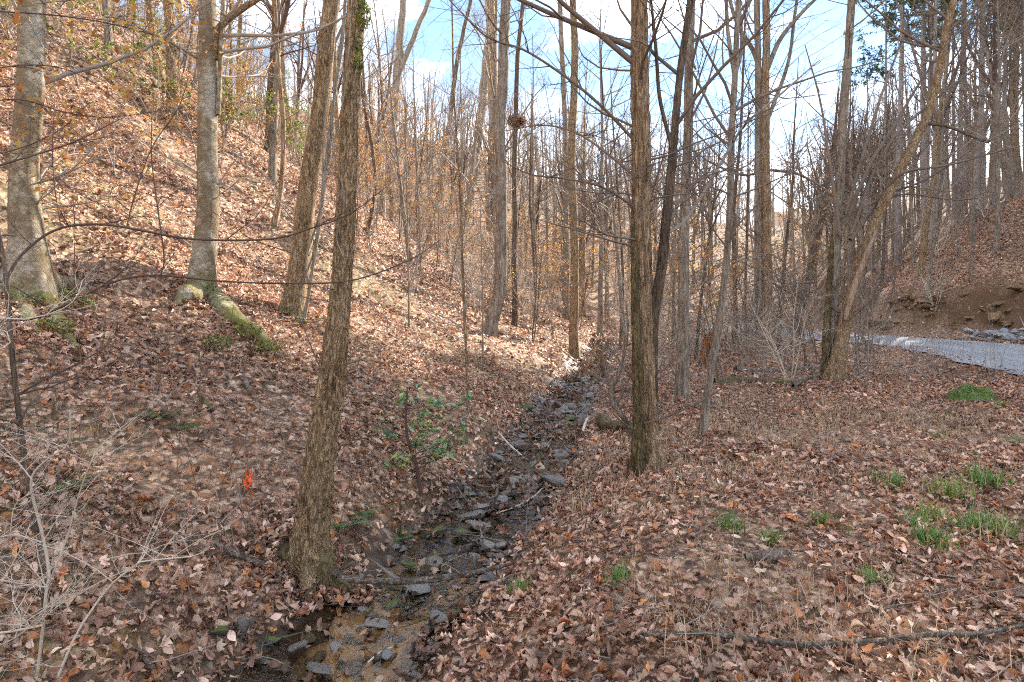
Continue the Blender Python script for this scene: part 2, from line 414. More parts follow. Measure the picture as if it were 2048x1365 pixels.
def ground_mat():
    g = NG('leaf_litter_ground')
    at = g.n('ShaderNodeAttribute', attribute_name='Col'); sp = g.n('ShaderNodeSeparateColor'); g.t.links.new(at.outputs['Color'], sp.inputs[0])
    soil, moss, wet = sp.outputs[0], sp.outputs[1], sp.outputs[2]
    P0 = g.co.outputs['Object']
    warp = g.n('ShaderNodeVectorMath', operation='ADD'); nz = g.noise(7.0, 2, out='Color')
    sc1 = g.n('ShaderNodeVectorMath', operation='SCALE'); g.t.links.new(nz, sc1.inputs[0]); sc1.inputs['Scale'].default_value = 0.12
    g.t.links.new(P0, warp.inputs[0]); g.t.links.new(sc1.outputs[0], warp.inputs[1])
    stops = [(0.0, (0.14, 0.08, 0.046)), (0.22, (0.30, 0.17, 0.10)), (0.42, (0.46, 0.28, 0.175)), (0.62, (0.60, 0.40, 0.265)), (0.80, (0.46, 0.20, 0.08)), (0.92, (0.72, 0.52, 0.36))]
    def cells(scale):
        c = g.vor(scale, 'F1', 'Color', warp.outputs[0]); s = g.n('ShaderNodeSeparateColor'); g.t.links.new(c, s.inputs[0])
        return g.ramp(s.outputs[0], stops, 'CONSTANT'), g.vor(scale, 'F1', 'Distance', warp.outputs[0]), s.outputs[1]
    c1, d1, h1 = cells((13, 13, 13)); c2, d2, h2 = cells((21, 17, 19))
    lit = g.mix(g.ramp(g.noise(11, 2), [(0.45, 0.0), (0.55, 1.0)]), c1, c2)
    lit = g.mix(g.ramp(d1, [(0.35, 0.0), (0.75, 0.75)]), lit, (0.05, 0.032, 0.024))
    lit = g.mix(g.ramp(g.noise(0.6, 4), [(0.35, 0.0), (0.75, 0.4)]), lit, g.mix(0.5, lit, (0.22, 0.12, 0.075)))
    so = g.mix(g.noise((3, 3, 14), 6, 0.7), (0.035, 0.02, 0.012), (0.20, 0.105, 0.045))
    col = g.mix(soil, lit, so)
    mk = g.math('MULTIPLY', moss, g.ramp(g.noise(6, 5, 0.7), [(0.42, 0.0), (0.6, 1.0)]))
    col = g.mix(mk, col, g.mix(g.noise(50, 3), (0.05, 0.07, 0.012), (0.17, 0.18, 0.04)))
    col = g.mix(wet, col, g.mix(g.noise(9, 4), (0.035, 0.023, 0.015), (0.09, 0.06, 0.038)))
    bmp = g.math('ADD', g.math('MULTIPLY', h1, 0.6), g.math('MULTIPLY', g.noise(30, 4), 0.7))
    rg = g.n('ShaderNodeMapRange'); g.t.links.new(wet, rg.inputs[0]); rg.inputs[3].default_value = 0.85; rg.inputs[4].default_value = 0.45
    return g.fin(col, rg.outputs[0], bmp, 0.8, 0.05, 0.25)
M['ground'] = ground_mat()
def road_mat():
    g = NG('chip_seal_road')
    c = g.mix(g.noise(45, 4, 0.7), (0.16, 0.165, 0.175), (0.28, 0.285, 0.30))
    c = g.mix(g.ramp(g.noise((0.9, 0.35, 1), 4), [(0.4, 0.0), (0.7, 0.5)]), c, (0.42, 0.41, 0.40))
    c = g.mix(g.ramp(g.noise(5.0, 6, 0.7), [(0.55, 0.0), (0.7, 0.45)]), c, (0.30, 0.21, 0.15))
    return g.fin(c, 0.8, g.noise(60, 3), 0.4, 0.01, 0.2)
M['road'] = road_mat()
def stone_mat(name, cols, moss=None, rough=0.35, spec=0.5, mossamt=0.0):
    g = NG(name)
    r = g.rand()
    base = g.ramp(r, [(i / max(len(cols) - 1, 1), c) for i, c in enumerate(cols)])
    n = g.noise(8, 5, 0.65)
    c = g.mix(n, g.mix(0.6, base, (0.01, 0.01, 0.01)), g.mix(0.25, base, (0.4, 0.38, 0.35)))
    if moss:
        nm = g.n('ShaderNodeNewGeometry'); z = g.sep(nm.outputs['Normal'])[2]
        k = g.math('ADD', g.math('MULTIPLY', z, 0.7), g.math('MULTIPLY', g.math('SUBTRACT', g.noise(9, 5, 0.7), 0.5), 1.5))
        c = g.mix(g.ramp(g.math('ADD', k, mossamt), [(0.35, 0.0), (0.6, 0.95)]), c, g.mix(g.noise(70, 3), tuple(x * 0.45 for x in moss), tuple(x * 1.5 for x in moss)))
    return g.fin(c, g.math('ADD', g.math('MULTIPLY', g.noise(20, 3), 0.4), rough - 0.15), g.noise(22, 5, 0.7), 0.5, 0.02, spec)
M['stone_wet'] = stone_mat('wet_stream_stone', [(0.09, 0.074, 0.06), (0.20, 0.155, 0.115), (0.15, 0.135, 0.12), (0.26, 0.20, 0.15), (0.12, 0.10, 0.08)], rough=0.42, spec=0.35)
M['stone_dry'] = stone_mat('dry_grey_stone', [(0.21, 0.20, 0.19), (0.27, 0.245, 0.22), (0.24, 0.20, 0.165)], rough=0.6, spec=0.3)
M['stone_moss'] = stone_mat('mossy_stone', [(0.08, 0.075, 0.06), (0.11, 0.095, 0.075)], moss=(0.085, 0.115, 0.02), rough=0.6, spec=0.2, mossamt=-0.05)
M['riprap'] = stone_mat('riprap_stone', [(0.34, 0.35, 0.37), (0.46, 0.47, 0.49), (0.28, 0.29, 0.31), (0.54, 0.54, 0.55)], rough=0.75, spec=0.3)
def bed_mat():
    g = NG('sandy_stream_bed')
    c = g.mix(g.noise(5, 5, 0.65), (0.23, 0.135, 0.062), (0.56, 0.36, 0.19))
    c = g.mix(g.ramp(g.vor(26, 'F1', 'Distance'), [(0.15, 0.6), (0.4, 0.0)]), c, (0.08, 0.06, 0.045))
    c = g.mix(g.ramp(g.noise(40, 3), [(0.5, 0.0), (0.75, 0.5)]), c, (0.60, 0.42, 0.26))
    c = g.mix(0.35, c, (0.40, 0.25, 0.12))
    sa_ = g.n('ShaderNodeSeparateColor'); g.t.links.new(g.attr(), sa_.inputs[0])
    c = g.mix(g.ramp(g.math('ADD', sa_.outputs[0], g.math('MULTIPLY', g.math('SUBTRACT', g.noise(4.0, 4, 0.6), 0.5), 1.1)), [(0.68, 0.0), (1.05, 1.0)]), c, g.mix(g.noise(14, 5, 0.7), (0.05, 0.035, 0.024), (0.16, 0.11, 0.07)))
    yv = g.math('ADD', g.sep(g.co.outputs['Object'])[1], g.math('MULTIPLY', g.math('SUBTRACT', g.noise(1.6, 3), 0.5), 2.5))
    far = g.n('ShaderNodeMapRange'); g.t.links.new(yv, far.inputs[0]); far.inputs[1].default_value = 4.3; far.inputs[2].default_value = 5.6
    c = g.mix(far.outputs[0], c, g.mix(g.noise(14, 5, 0.7), (0.05, 0.035, 0.024), (0.22, 0.15, 0.095)))
    return g.fin(c, 0.5, g.noise(20, 4), 0.25, 0.02, 0.4)
M['bed'] = bed_mat()
def water_mat():
    g = NG('clear_shallow_water')
    g.t.nodes.remove(g.b)
    tr = g.n('ShaderNodeBsdfTransparent'); tr.inputs[0].default_value = (0.90, 0.80, 0.66, 1)
    gl = g.n('ShaderNodeBsdfGlossy'); gl.inputs['Roughness'].default_value = 0.09
    fr = g.n('ShaderNodeFresnel'); fr.inputs['IOR'].default_value = 1.24
    b = g.n('ShaderNodeBump'); b.inputs['Strength'].default_value = 0.16; b.inputs['Distance'].default_value = 0.03
    g.t.links.new(g.math('ADD', g.noise((9, 5, 5), 3, 0.6, dist=0.8), g.math('MULTIPLY', g.noise(28, 2), 0.35)), b.inputs['Height'])
    g.t.links.new(b.outputs[0], gl.inputs['Normal']); g.t.links.new(b.outputs[0], fr.inputs['Normal'])
    ms = g.n('ShaderNodeMixShader'); g.t.links.new(fr.outputs[0], ms.inputs[0]); g.t.links.new(tr.outputs[0], ms.inputs[1]); g.t.links.new(gl.outputs[0], ms.inputs[2])
    g.t.links.new(ms.outputs[0], g.out.inputs[0])
    return g.m
M['water'] = water_mat()
def plain(name, c, rough=0.6, spec=0.3, v=0.3, sc_=20):
    g = NG(name); return g.fin(g.mix(g.noise(sc_, 4), tuple(x * (1 - v) for x in c), tuple(min(x * (1 + v), 1) for x in c)), rough, g.noise(sc_ * 3, 3), 0.3, 0.01, spec)
M['orange'] = plain('orange_flagging_tape', (0.90, 0.13, 0.03), 0.4, 0.4, 0.12)
M['rotten'] = bark_mat('rotten_wood', (0.10, 0.035, 0.012), (0.28, 0.11, 0.04), (0.45, 0.21, 0.09), moss_low=0.2, moss_h=0.4, moss_all=-0.1, fine=40, vs=8, crack=1.2)
M['bare_wood'] = bark_mat('bare_wood', (0.22, 0.135, 0.085), (0.40, 0.275, 0.19), (0.52, 0.40, 0.31), moss_low=0, moss_all=-0.3, fine=30, vs=9, lichen=0.1)
M['log_moss'] = bark_mat('mossy_log', (0.05, 0.035, 0.022), (0.13, 0.095, 0.06), (0.24, 0.18, 0.12), moss=(0.14, 0.15, 0.03), moss_low=0, moss_all=0.36, fine=24, vs=1.0)
M['log_grey'] = bark_mat('weathered_log', (0.10, 0.075, 0.055), (0.22, 0.17, 0.13), (0.36, 0.30, 0.24), moss_low=0, moss_all=-0.02, fine=28, vs=1.0, lichen=0.4)
M['stick'] = bark_mat('lichen_stick', (0.04, 0.028, 0.02), (0.15, 0.11, 0.08), (0.36, 0.33, 0.27), moss_low=0, moss_all=-0.1, fine=45, vs=1.0, lichen=0.9)
M['vine'] = bark_mat('vine_bark', (0.16, 0.125, 0.09), (0.30, 0.25, 0.19), (0.48, 0.42, 0.34), moss_low=0, moss_all=0.0, fine=40, vs=6)
M['ledge'] = bark_mat('rusty_ledge_rock', (0.09, 0.055, 0.03), (0.22, 0.135, 0.07), (0.36, 0.24, 0.14), moss_low=0, moss_all=-0.1, fine=6, vs=0.4)
M['moss'] = plain('cushion_moss', (0.16, 0.17, 0.03), 0.95, 0.1, 0.6, 40)
M['green_moss'] = plain('bright_moss', (0.11, 0.17, 0.045), 0.95, 0.1, 0.6, 40)

# ------------------------------------------------------------------ the setting
def axis(lo, hi, a, b, fine, coarse):
    c = [a]
    for sgn, end, st in ((1, b, a),):
        x = a
        while x < b: x += fine; c.append(x)
    s = fine; x = c[-1]
    while x < hi: s = min(s * 1.09, coarse); x += s; c.append(x)
    s = fine; x = a
    while x > lo: s = min(s * 1.09, coarse); x -= s; c.insert(0, x)
    return np.array(c)
gx = axis(-170, 200, -7.0, 8.0, 0.1, 6.0); gy = axis(-60, 420, 2.2, 17.0, 0.1, 6.0)
GX, GY = np.meshgrid(gx, gy)
GZ = height(GX, GY)
nx, ny = len(gx), len(gy)
i = np.arange(ny - 1)[:, None]; j = np.arange(nx - 1)[None, :]
Q = np.stack([i * nx + j, i * nx + j + 1, (i + 1) * nx + j + 1, (i + 1) * nx + j], -1).reshape(-1, 4)
u = GX - xs(GY); s_ = road_dist(GX, GY)
inch = (1 - sstep(20, 26, GY)) * (1 - sstep(0.0, 0.28, np.abs(u) - hwid(GY) + 0.1 * fbm(GX * 3, GY * 3, 0, 2)))
bank = np.clip(1 - np.abs(-u - hwid(GY) - 0.2) / 0.35, 0, 1) * (fbm(GX * 1.6, GY * 1.6, 4, 3) > 0.35)
e_ = s_ - 4.4 + 0.5 * noise(GX * 0.5, GY * 0.5, 4.0)
cut = sstep(-0.1, 0.3, e_) * (1 - sstep(1.9, 2.6, e_)) * sstep(13, 19, GX)
shoulder = (1 - sstep(2.9, 3.4, np.abs(s_))) * (GX > 4)
soil = np.clip(cut + 0.8 * bank + 0.5 * shoulder, 0, 1)
moss = np.clip(0.25 * (u < -0.7) * (u > -9) * sstep(-0.1, 0.6, fbm(GX * 0.5, GY * 0.5, 8, 2)) * 2, 0, 1)
mb = MB(); mb.add(np.stack([GX, GY, GZ], -1).reshape(-1, 3), Q=Q, C=np.stack([soil, moss, inch], -1).reshape(-1, 3))
GROUND = tag(link('ground', mb.mesh('ground'), M['ground']), 'leaf covered valley floor and hillsides', 'ground', kind='structure')

# road
T = norm(np.gradient(RC, axis=0)); Nr = np.stack([T[:, 1], -T[:, 0]], 1)
offs = np.linspace(-2.35, 2.35, 9)
prof = 0.035 - 0.045 * (offs / 2.35) ** 2
wobe = 0.18 * noise(np.arange(len(RC)) * 0.7, 2.2)
V = np.stack([np.column_stack([RC + Nr * (o + (wobe * np.sign(o) if abs(o) > 2 else 0))[:, None] if abs(o) > 2 else RC + Nr * o, np.full(len(RC), ROAD_Z + 0.03 + p)]) for o, p in zip(offs, prof)], 1)
m_ = len(RC); k_ = len(offs)
i = np.arange(m_ - 1)[:, None]; j = np.arange(k_ - 1)[None, :]
mb = MB(); mb.add(V.reshape(-1, 3), Q=np.stack([i * k_ + j, i * k_ + j + 1, (i + 1) * k_ + j + 1, (i + 1) * k_ + j], -1).reshape(-1, 4))
tag(link('road', mb.mesh('road'), M['road']), 'narrow grey road curving behind the trees', 'road', kind='structure')

# stream: sandy bed sheet and water sheet
yy = np.arange(1.6, 26, 0.12)
def strip(z_of, wide, cols=9, irr=0.0):
    t = np.linspace(-1, 1, cols)
    Xs = xs(yy)[:, None] + t[None] * np.where(t[None] < 0, ((hwid(yy) + wide) * (1 + irr * noise(yy * 1.7, 3.1) + 0.6 * irr * noise(yy * 5.3, 1.1)))[:, None], ((hwid(yy) + wide) * (1 + irr * noise(yy * 1.6, 8.4) + 0.6 * irr * noise(yy * 5.7, 4.1)))[:, None])
    Ys = np.repeat(yy[:, None], cols, 1)
    return Xs, Ys, z_of(Xs, Ys)
def strip_mesh(name, X, Y, Z):
    n, c = X.shape; i = np.arange(n - 1)[:, None]; j = np.arange(c - 1)[None, :]
    tt = np.repeat(np.abs(np.linspace(-1, 1, c))[None], n, 0).reshape(-1, 1)
    b = MB(); b.add(np.stack([X, Y, Z], -1).reshape(-1, 3), Q=np.stack([i * c + j, i * c + j + 1, (i + 1) * c + j + 1, (i + 1) * c + j], -1).reshape(-1, 4), C=np.repeat(tt, 3, 1))
    return b.mesh(name)
BED = tag(link('stream_bed', strip_mesh('stream_bed', *strip(lambda X, Y: np.minimum(height(X, Y) + 0.012, zwat(Y) - 0.02), -0.11, 9, 0.3)), M['bed']), 'sandy brown bed of the small stream', 'stream bed', kind='structure')
def wz(X, Y): return zwat(Y) - 0.008 + 0.012 * np.floor((Y + 0.25 * noise(X * 2, Y, 3)) / 1.6 % 2)
tag(link('stream_water', strip_mesh('stream_water', *strip(lambda X, Y: zwat(Y) - 0.012, 0.03, 5)), M['water']), 'shallow clear water of the stream', 'water', kind='structure')

# ------------------------------------------------------------------ leaves and litter
PAL = np.array([(0.21, 0.13, 0.092), (0.31, 0.205, 0.15), (0.40, 0.29, 0.225), (0.26, 0.165, 0.12), (0.50, 0.385, 0.31), (0.34, 0.155, 0.07), (0.42, 0.20, 0.085), (0.12, 0.078, 0.055), (0.34, 0.25, 0.21), (0.24, 0.11, 0.06)])
PAL = PAL * np.array([1.46, 1.28, 1.15])
PALW = np.array([0.17, 0.20, 0.17, 0.15, 0.09, 0.045, 0.022, 0.075, 0.07, 0.015]); PALW /= PALW.sum()
def leaf_template(kind):
    if kind == 'oak': t = np.linspace(0, 1, 9); w = np.array([0.02, 0.10, 0.22, 0.12, 0.31, 0.17, 0.28, 0.16, 0.02])
    elif kind == 'maple': t = np.array([0, 0.14, 0.3, 0.42, 0.58, 0.75, 1]); w = np.array([0.03, 0.40, 0.22, 0.52, 0.20, 0.24, 0.01])
    elif kind == 'ovate': t = np.linspace(0, 1, 6); w = np.array([0.02, 0.22, 0.31, 0.27, 0.15, 0.01])
    elif kind == 'narrow': t = np.linspace(0, 1, 5); w = np.array([0.01, 0.15, 0.19, 0.13, 0.01])
    elif kind == 'mid': t = np.array([0, 0.5, 1]); w = np.array([0.04, 0.34, 0.03])
    n = len(t)
    V = np.zeros((n, 3, 3)); V[:, 0, 0] = -w; V[:, 2, 0] = w; V[:, :, 1] = (t - 0.5)[:, None]
    q = []
    for a in range(n - 1):
        q += [(a * 3, a * 3 + 1, a * 3 + 4, a * 3 + 3), (a * 3 + 1, a * 3 + 2, a * 3 + 5, a * 3 + 4)]
    return V.reshape(-1, 3), np.array(q), None
def far_template():
    return np.array([(0, -0.5, 0), (0.34, 0.02, 0), (0, 0.5, 0), (-0.34, 0.02, 0.0)]), None, np.array([(0, 1, 2), (0, 2, 3)])
def place_leaves(mb, tpl, pos, nrm, size, tilt=28, curl=0.5, cols=None, rs=RS):
    TV, TQ, TT = tpl; N = len(pos); m = len(TV)
    L = np.repeat(TV[None], N, 0)
    c1 = rs.uniform(-0.25, 1.0, N)[:, None] * curl; c2 = rs.normal(0.25, 0.5, N)[:, None] * curl
    L[:, :, 2] = c1 * np.abs(L[:, :, 0]) * 1.4 + c2 * (L[:, :, 1] ** 2) * 1.3 + 0.06 * rs.normal(0, 1, (N, m)) * (m > 4)
    L[:, :, 0] *= (1 - 0.35 * np.clip(c1, 0, 1)) * rs.uniform(0.75, 1.15, N)[:, None]
    L = L * size[:, None, None]
    up = norm(nrm + np.tan(np.radians(tilt)) * rs.normal(0, 0.6, (N, 3)))
    f = norm(np.cross(up, rs.normal(0, 1, (N, 3)))); r = np.cross(f, up)
    V = L[..., 0:1] * r[:, None] + L[..., 1:2] * f[:, None] + L[..., 2:3] * up[:, None] + pos[:, None]
    if cols is None:
        cols = PAL[rs.choice(len(PAL), N, p=PALW)] * rs.uniform(0.72, 1.22, (N, 1)) * rs.uniform(0.94, 1.06, (N, 3))
    o = (np.arange(N) * m)[:, None, None]
    C = np.repeat(cols, m, 0)
    mb.add(V.reshape(-1, 3), Q=None if TQ is None else (o + TQ[None]).reshape(-1, 4), T=None if TT is None else (o + TT[None]).reshape(-1, 3), C=C)

def in_view(x, y, z, side=1.4, top=0.62, bot=-0.70):
    d = np.maximum(y, 0.4); k = (z - CAM[2]) / d
    return (np.abs(x) < 0.83 * d + side) & (k < top) & (k > bot - 0.35 / d)
def scatter(n, x0, x1, y0, y1, rs=RS):
    x = rs.uniform(x0, x1, n); y = rs.uniform(y0, y1, n); return x, y
def litter_ok(x, y, keep_stream=0.22):
    uu = np.abs(x - xs(y)) - hwid(y) + 0.22 * fbm(x * 2.2, y * 2.2, 2.5, 2)
    k = np.where(uu < 0.02, np.where(y < 4.3, keep_stream * 0.4, np.where(y > 5.2, keep_stream * 1.7, keep_stream)), 1.0)
    k = np.where((uu >= 0.02) & (uu < 0.10), 0.8, k)
    s = road_dist(x, y)
    k = np.where(np.abs(s) < 1.75, 0.03, k)
    k = np.where((np.abs(s) >= 1.75) & (np.abs(s) < 2.35), 0.3, k)
    k = np.where(np.abs(s) < 2.35, k, np.where(np.abs(s) < 2.8, 0.6, k))
    e = s - 4.4
    k = np.where((e > -0.2) & (e < 2.2) & (x > 15), 0.10, k)
    return RS.rand(len(x)) < k
lit = MB()
bands = [  # y0, y1, leaves per square metre, size range, templates
    (1.7, 6.2, 980, (0.032, 0.08), ['oak', 'narrow', 'ovate', 'narrow', 'ovate', 'maple']),
    (6.2, 13.0, 600, (0.04, 0.092), ['mid']),
    (13.0, 42.0, 140, (0.07, 0.145), ['far'])]
TPL = {k: leaf_template(k) for k in ('oak', 'maple', 'ovate', 'narrow', 'mid')}; TPL['far'] = far_template()
for (y0, y1, dens, (s0, s1), kinds) in bands:
    W = 0.83 * y1 + 1.5
    n = int(dens * 2 * W * (y1 - y0))
    x, y = scatter(n, -W, W, y0, y1)
    near = np.abs(x) < 0.83 * y + 1.5
    x, y = x[near], y[near]
    ok = litter_ok(x, y); x, y = x[ok], y[ok]
    thin = RS.rand(len(x)) < np.clip(0.75 + 0.85 * fbm(x * 0.8, y * 0.8, 3.3, 3), 0.2, 1); x, y = x[thin], y[thin]
    z = height(x, y); ok = in_view(x, y, z); x, y, z = x[ok], y[ok], z[ok]
    nr = ground_normal(x, y)
    uu = np.abs(x - xs(y)) - hwid(y)
    z = np.where(uu < 0.0, np.maximum(z, zwat(y) + 0.0), z)
    pos = np.stack([x, y, z], 1) + nr * RS.uniform(0.004, 0.045, len(x))[:, None]
    size = RS.uniform(s0, s1, len(x)) * np.where(RS.rand(len(x)) < 0.08, 1.35, 1.0)
    which = RS.randint(0, len(kinds), len(x))
    tilt = 40 if y0 < 12 else 42
    for q, kd in enumerate(kinds):
        m = which == q
        cols = PAL[RS.choice(len(PAL), m.sum(), p=PALW)] * RS.uniform(0.72, 1.22, (m.sum(), 1)) * RS.uniform(0.95, 1.05, (m.sum(), 3))
        wetm = (uu[m] < 0.03)[:, None]; cols = np.where(wetm, cols * 0.5, cols)
        pt = fbm(pos[m, 0] * 0.7, pos[m, 1] * 0.7, 9.0, 3)[:, None]; cols = cols * (1 + 0.28 * pt) * np.where(RS.rand(m.sum(), 1) < 0.10, 1.3, 1.0) * np.where(RS.rand(m.sum(), 1) < 0.12, 0.55, 1.0)
        place_leaves(lit, TPL[kd], pos[m], nr[m], size[m], tilt, 1.0, cols)
LIT = tag(link('leaf_litter', lit.mesh('leaf_litter', smooth=True), M['leaf']), 'brown fallen leaves covering the ground', 'leaf litter', kind='stuff')

# the 300 leaves that show largest, each its own piece of the ground
shapes = []
for q in range(30):
    b = MB(); kd = ['oak', 'ovate', 'narrow', 'ovate', 'maple'][q % 5]
    c = PAL[RS.choice([0, 1, 2, 3, 4, 0, 5, 8, 1, 2])] * RS.uniform(0.8, 1.25)
    place_leaves(b, TPL[kd], np.zeros((1, 3)), np.array([[0, 0, 1.0]]), np.array([1.0]), 22, 1.0, c[None])
    me = b.mesh('fallen_leaf'); me.materials.append(M['leaf']); shapes.append(me)
cnt = 0
while cnt < 300:
    y = 2.15 + 2.4 * RS.rand() ** 1.5; x = RS.uniform(-0.85, 0.85) * y + RS.uniform(-.2, .2)
    if abs(x - xs(y)) < hwid(y) + 0.1: continue
    z = float(height(x, y)); nr = ground_normal(np.array([x]), np.array([y]))[0]
    o = link('fallen_leaf', shapes[cnt % 30], None, GROUND, (x, y, z + 0.035))
    s = RS.uniform(0.05, 0.10); o.scale = (s, s, s)
    o.rotation_euler = (math.asin(max(-1, min(1, -nr[1]))) + RS.normal(0, 0.2), math.asin(max(-1, min(1, nr[0]))) + RS.normal(0, 0.2), RS.uniform(0, 6.28))
    cnt += 1

# small twigs, dead stalks and dry grass among the leaves
def stems_on(n, region, hmin, hmax, rad, lean, name, label, cat, mat, sides=3, k=3, cmask=None):
    x, y = scatter(n, *region)
    ok = litter_ok(x, y, 0.04); x, y = x[ok], y[ok]
    if cmask is not None: m = cmask(x, y); x, y = x[m], y[m]
    z = height(x, y); v = in_view(x, y, z, 1.0); x, y, z = x[v], y[v], z[v]; N = len(x)
    b = MB()
    d = norm(np.stack([RS.normal(0, lean, N), RS.normal(0, lean, N), np.ones(N)], 1))
    grow(b, np.stack([x, y, z - 0.01], 1), d, RS.uniform(hmin, hmax, N), np.full(N, rad) * RS.uniform(0.7, 1.3, N),
         [dict(k=k, wig=0.12, up=0.02, sides=sides, tip=0.4), dict(n=2, k=3, sides=3, len=0.4, wig=0.2, ang=(20, 55), slim=0.006, rmin=0.0008)])
    return tag(link(name, b.mesh(name), mat), label, cat, kind='stuff')
stems_on(900, (-1, 9, 5.0, 15), 0.2, 0.75, 0.0022, 0.18, 'undergrowth', 'thin dead stalks standing among the leaves', 'undergrowth', M['twig_grey'],
         cmask=lambda x, y: (x - xs(y) > 0.5) & (RS.rand(len(x)) < np.clip(0.5 + fbm(x * 0.6, y * 0.6, 1.0, 2), 0, 1)))
stems_on(2600, (-16, 7, 3.0, 26), 0.2, 1.1, 0.0026, 0.3, 'undergrowth', 'thin dead stalks and seedlings on the hillside', 'undergrowth', M['twig'],
         cmask=lambda x, y: (x - xs(y) < -0.5))
stems_on(1500, (2, 12, 11, 26), 0.4, 1.7, 0.0035, 0.22, 'undergrowth', 'dense dead brush between the trees before the road', 'undergrowth', M['twig_grey'])
# loose sticks lying in the litter
x, y = scatter(4200, -11, 11, 2.2, 14); ok = litter_ok(x, y, 0.15); x, y = x[ok], y[ok]; z = height(x, y); v = in_view(x, y, z); x, y, z = x[v], y[v], z[v]
nr = ground_normal(x, y); N = len(x); b = MB()
d = norm(np.cross(nr, RS.normal(0, 1, (N, 3)))) + nr * RS.uniform(-0.02, 0.12, N)[:, None]
grow(b, np.stack([x, y, z], 1) + nr * 0.035, d, RS.uniform(0.12, 0.7, N) ** 1.2, RS.uniform(0.0015, 0.0055, N), [dict(k=4, wig=0.13, up=0, sides=3, tip=0.4)], C=(0.5, 0.5, 0.5))
tag(link('twig_litter', b.mesh('twig_litter'), M['twig_grey']), 'small dead twigs lying among fallen leaves', 'twigs', kind='stuff')
# dry straw in the foreground
def blades(mb, pos, n, h, spread, col, wd=0.004, rs=RS, droop=0.8):
    N = len(pos) * n; base = np.repeat(pos, n, 0) + np.column_stack([rs.normal(0, spread, (N, 2)), np.zeros(N)])
    az = rs.uniform(0, 6.28, N); lean = rs.uniform(0.1, 0.75, N); hh = h * rs.uniform(0.45, 1.1, N)
    k = 4; t = np.linspace(0, 1, k)
    out = np.stack([np.cos(az), np.sin(az), np.zeros(N)], 1); side = np.stack([-np.sin(az), np.cos(az), np.zeros(N)], 1)
    cen = base[:, None] + hh[:, None, None] * (t[None, :, None] * np.array([0, 0, 1.0]) * (1 - droop * 0.45 * lean[:, None, None] * t[None, :, None] ** 1.5) + out[:, None] * (lean[:, None] * t[None] ** 1.7)[..., None])
    wdt = wd * rs.uniform(0.6, 1.3, N)[:, None] * (1 - t ** 2 * 0.92)[None]
    V = np.stack([cen - side[:, None] * wdt[..., None], cen + side[:, None] * wdt[..., None]], 2)
    a = np.arange(k - 1)[:, None]; q = np.concatenate([a * 2, a * 2 + 1, a * 2 + 3, a * 2 + 2], 1)
    Cc = np.asarray(col) * rs.uniform(0.65, 1.35, (N, 1)) * rs.uniform(0.9, 1.1, (N, 3))
    mb.add(V.reshape(-1, 3), Q=((np.arange(N) * k * 2)[:, None, None] + q[None]).reshape(-1, 4), C=np.repeat(Cc, k * 2, 0))
x, y = scatter(3000, -1.0, 7.0, 2.2, 10.5); m = (x - xs(y) > 0.55) & (fbm(x * 0.9, y * 0.9, 6, 2) > -0.15) & (x < 0.8 * y + .6); x, y = x[m], y[m]
b = MB(); blades(b, np.stack([x, y, height(x, y)], 1), 7, 0.20, 0.06, (0.52, 0.39, 0.25), 0.0022, droop=1.4)
x, y = scatter(500, -6.0, 1.0, 3.2, 10.5); m = (x - xs(y) < -0.55); x, y = x[m], y[m]
blades(b, np.stack([x, y, height(x, y)], 1), 7, 0.16, 0.05, (0.40, 0.29, 0.18), 0.0022, droop=1.2)
x, y = scatter(420, 0.0, 6.5, 2.4, 9.5); m = (x - xs(y) > 0.7) & (fbm(x * 1.2, y * 1.2, 2, 2) > 0.1) & (x < 0.8 * y + .5); x, y = x[m], y[m]
blades(b, np.stack([x, y, height(x, y)], 1), 6, 0.10, 0.04, (0.13, 0.17, 0.05), 0.0028, droop=1.2)
tag(link('dry_grass', b.mesh('dry_grass', smooth=False), M['blade']), 'sparse straw coloured grass among the leaves', 'grass', kind='stuff')

# ------------------------------------------------------------------ trees that the photograph lets one tell apart
LIMB = [dict(k=7, wig=0.13, up=0.07, sides=6, tip=0.25), dict(n=6, k=6, wig=0.16, up=0.05, sides=4, len=0.5, ang=(28, 60), slim=0.009, from_=0.2), dict(n=5, k=4, wig=0.2, up=0.03, sides=3, len=0.45, ang=(25, 60), slim=0.007)]
FINE = [dict(k=6, wig=0.12, up=0.03, sides=4, tip=0.3), dict(n=6, k=5, wig=0.15, up=0.02, sides=3, len=0.5, ang=(25, 60), slim=0.006), dict(n=3, k=3, wig=0.2, up=0.02, sides=3, len=0.45, ang=(25, 60), slim=0.006)]
WSC = 0.80
def pxpath(pts, d, dep=None):
    """photograph points at a depth; dep adds a depth offset to each point"""
    return np.array([P(p[0], p[1], d + (dep[i] if dep is not None else 0)) for i, p in enumerate(pts)])
def sprout(mb, path, R, n, tlo, thi, lmin, lmax, spec, rmax=0.05, updeg=(10, 60), az=None, rs=RS, C=(0.5, .5, .5)):
    t = rs.uniform(tlo, thi, n) * (len(path) - 1); i = t.astype(int)
    st = path[i]; a = rs.uniform(0, 6.28, n) if az is None else rs.uniform(az[0], az[1], n)
    el = np.radians(rs.uniform(updeg[0], updeg[1], n))
    d = np.stack([np.cos(a) * np.cos(el), np.sin(a) * np.cos(el), np.sin(el)], 1)
    ln = rs.uniform(lmin, lmax, n); r = np.minimum(np.minimum(ln * 0.011, R[i] * 0.55), rmax)
    return grow(mb, st, d, ln, r, spec, C=C)
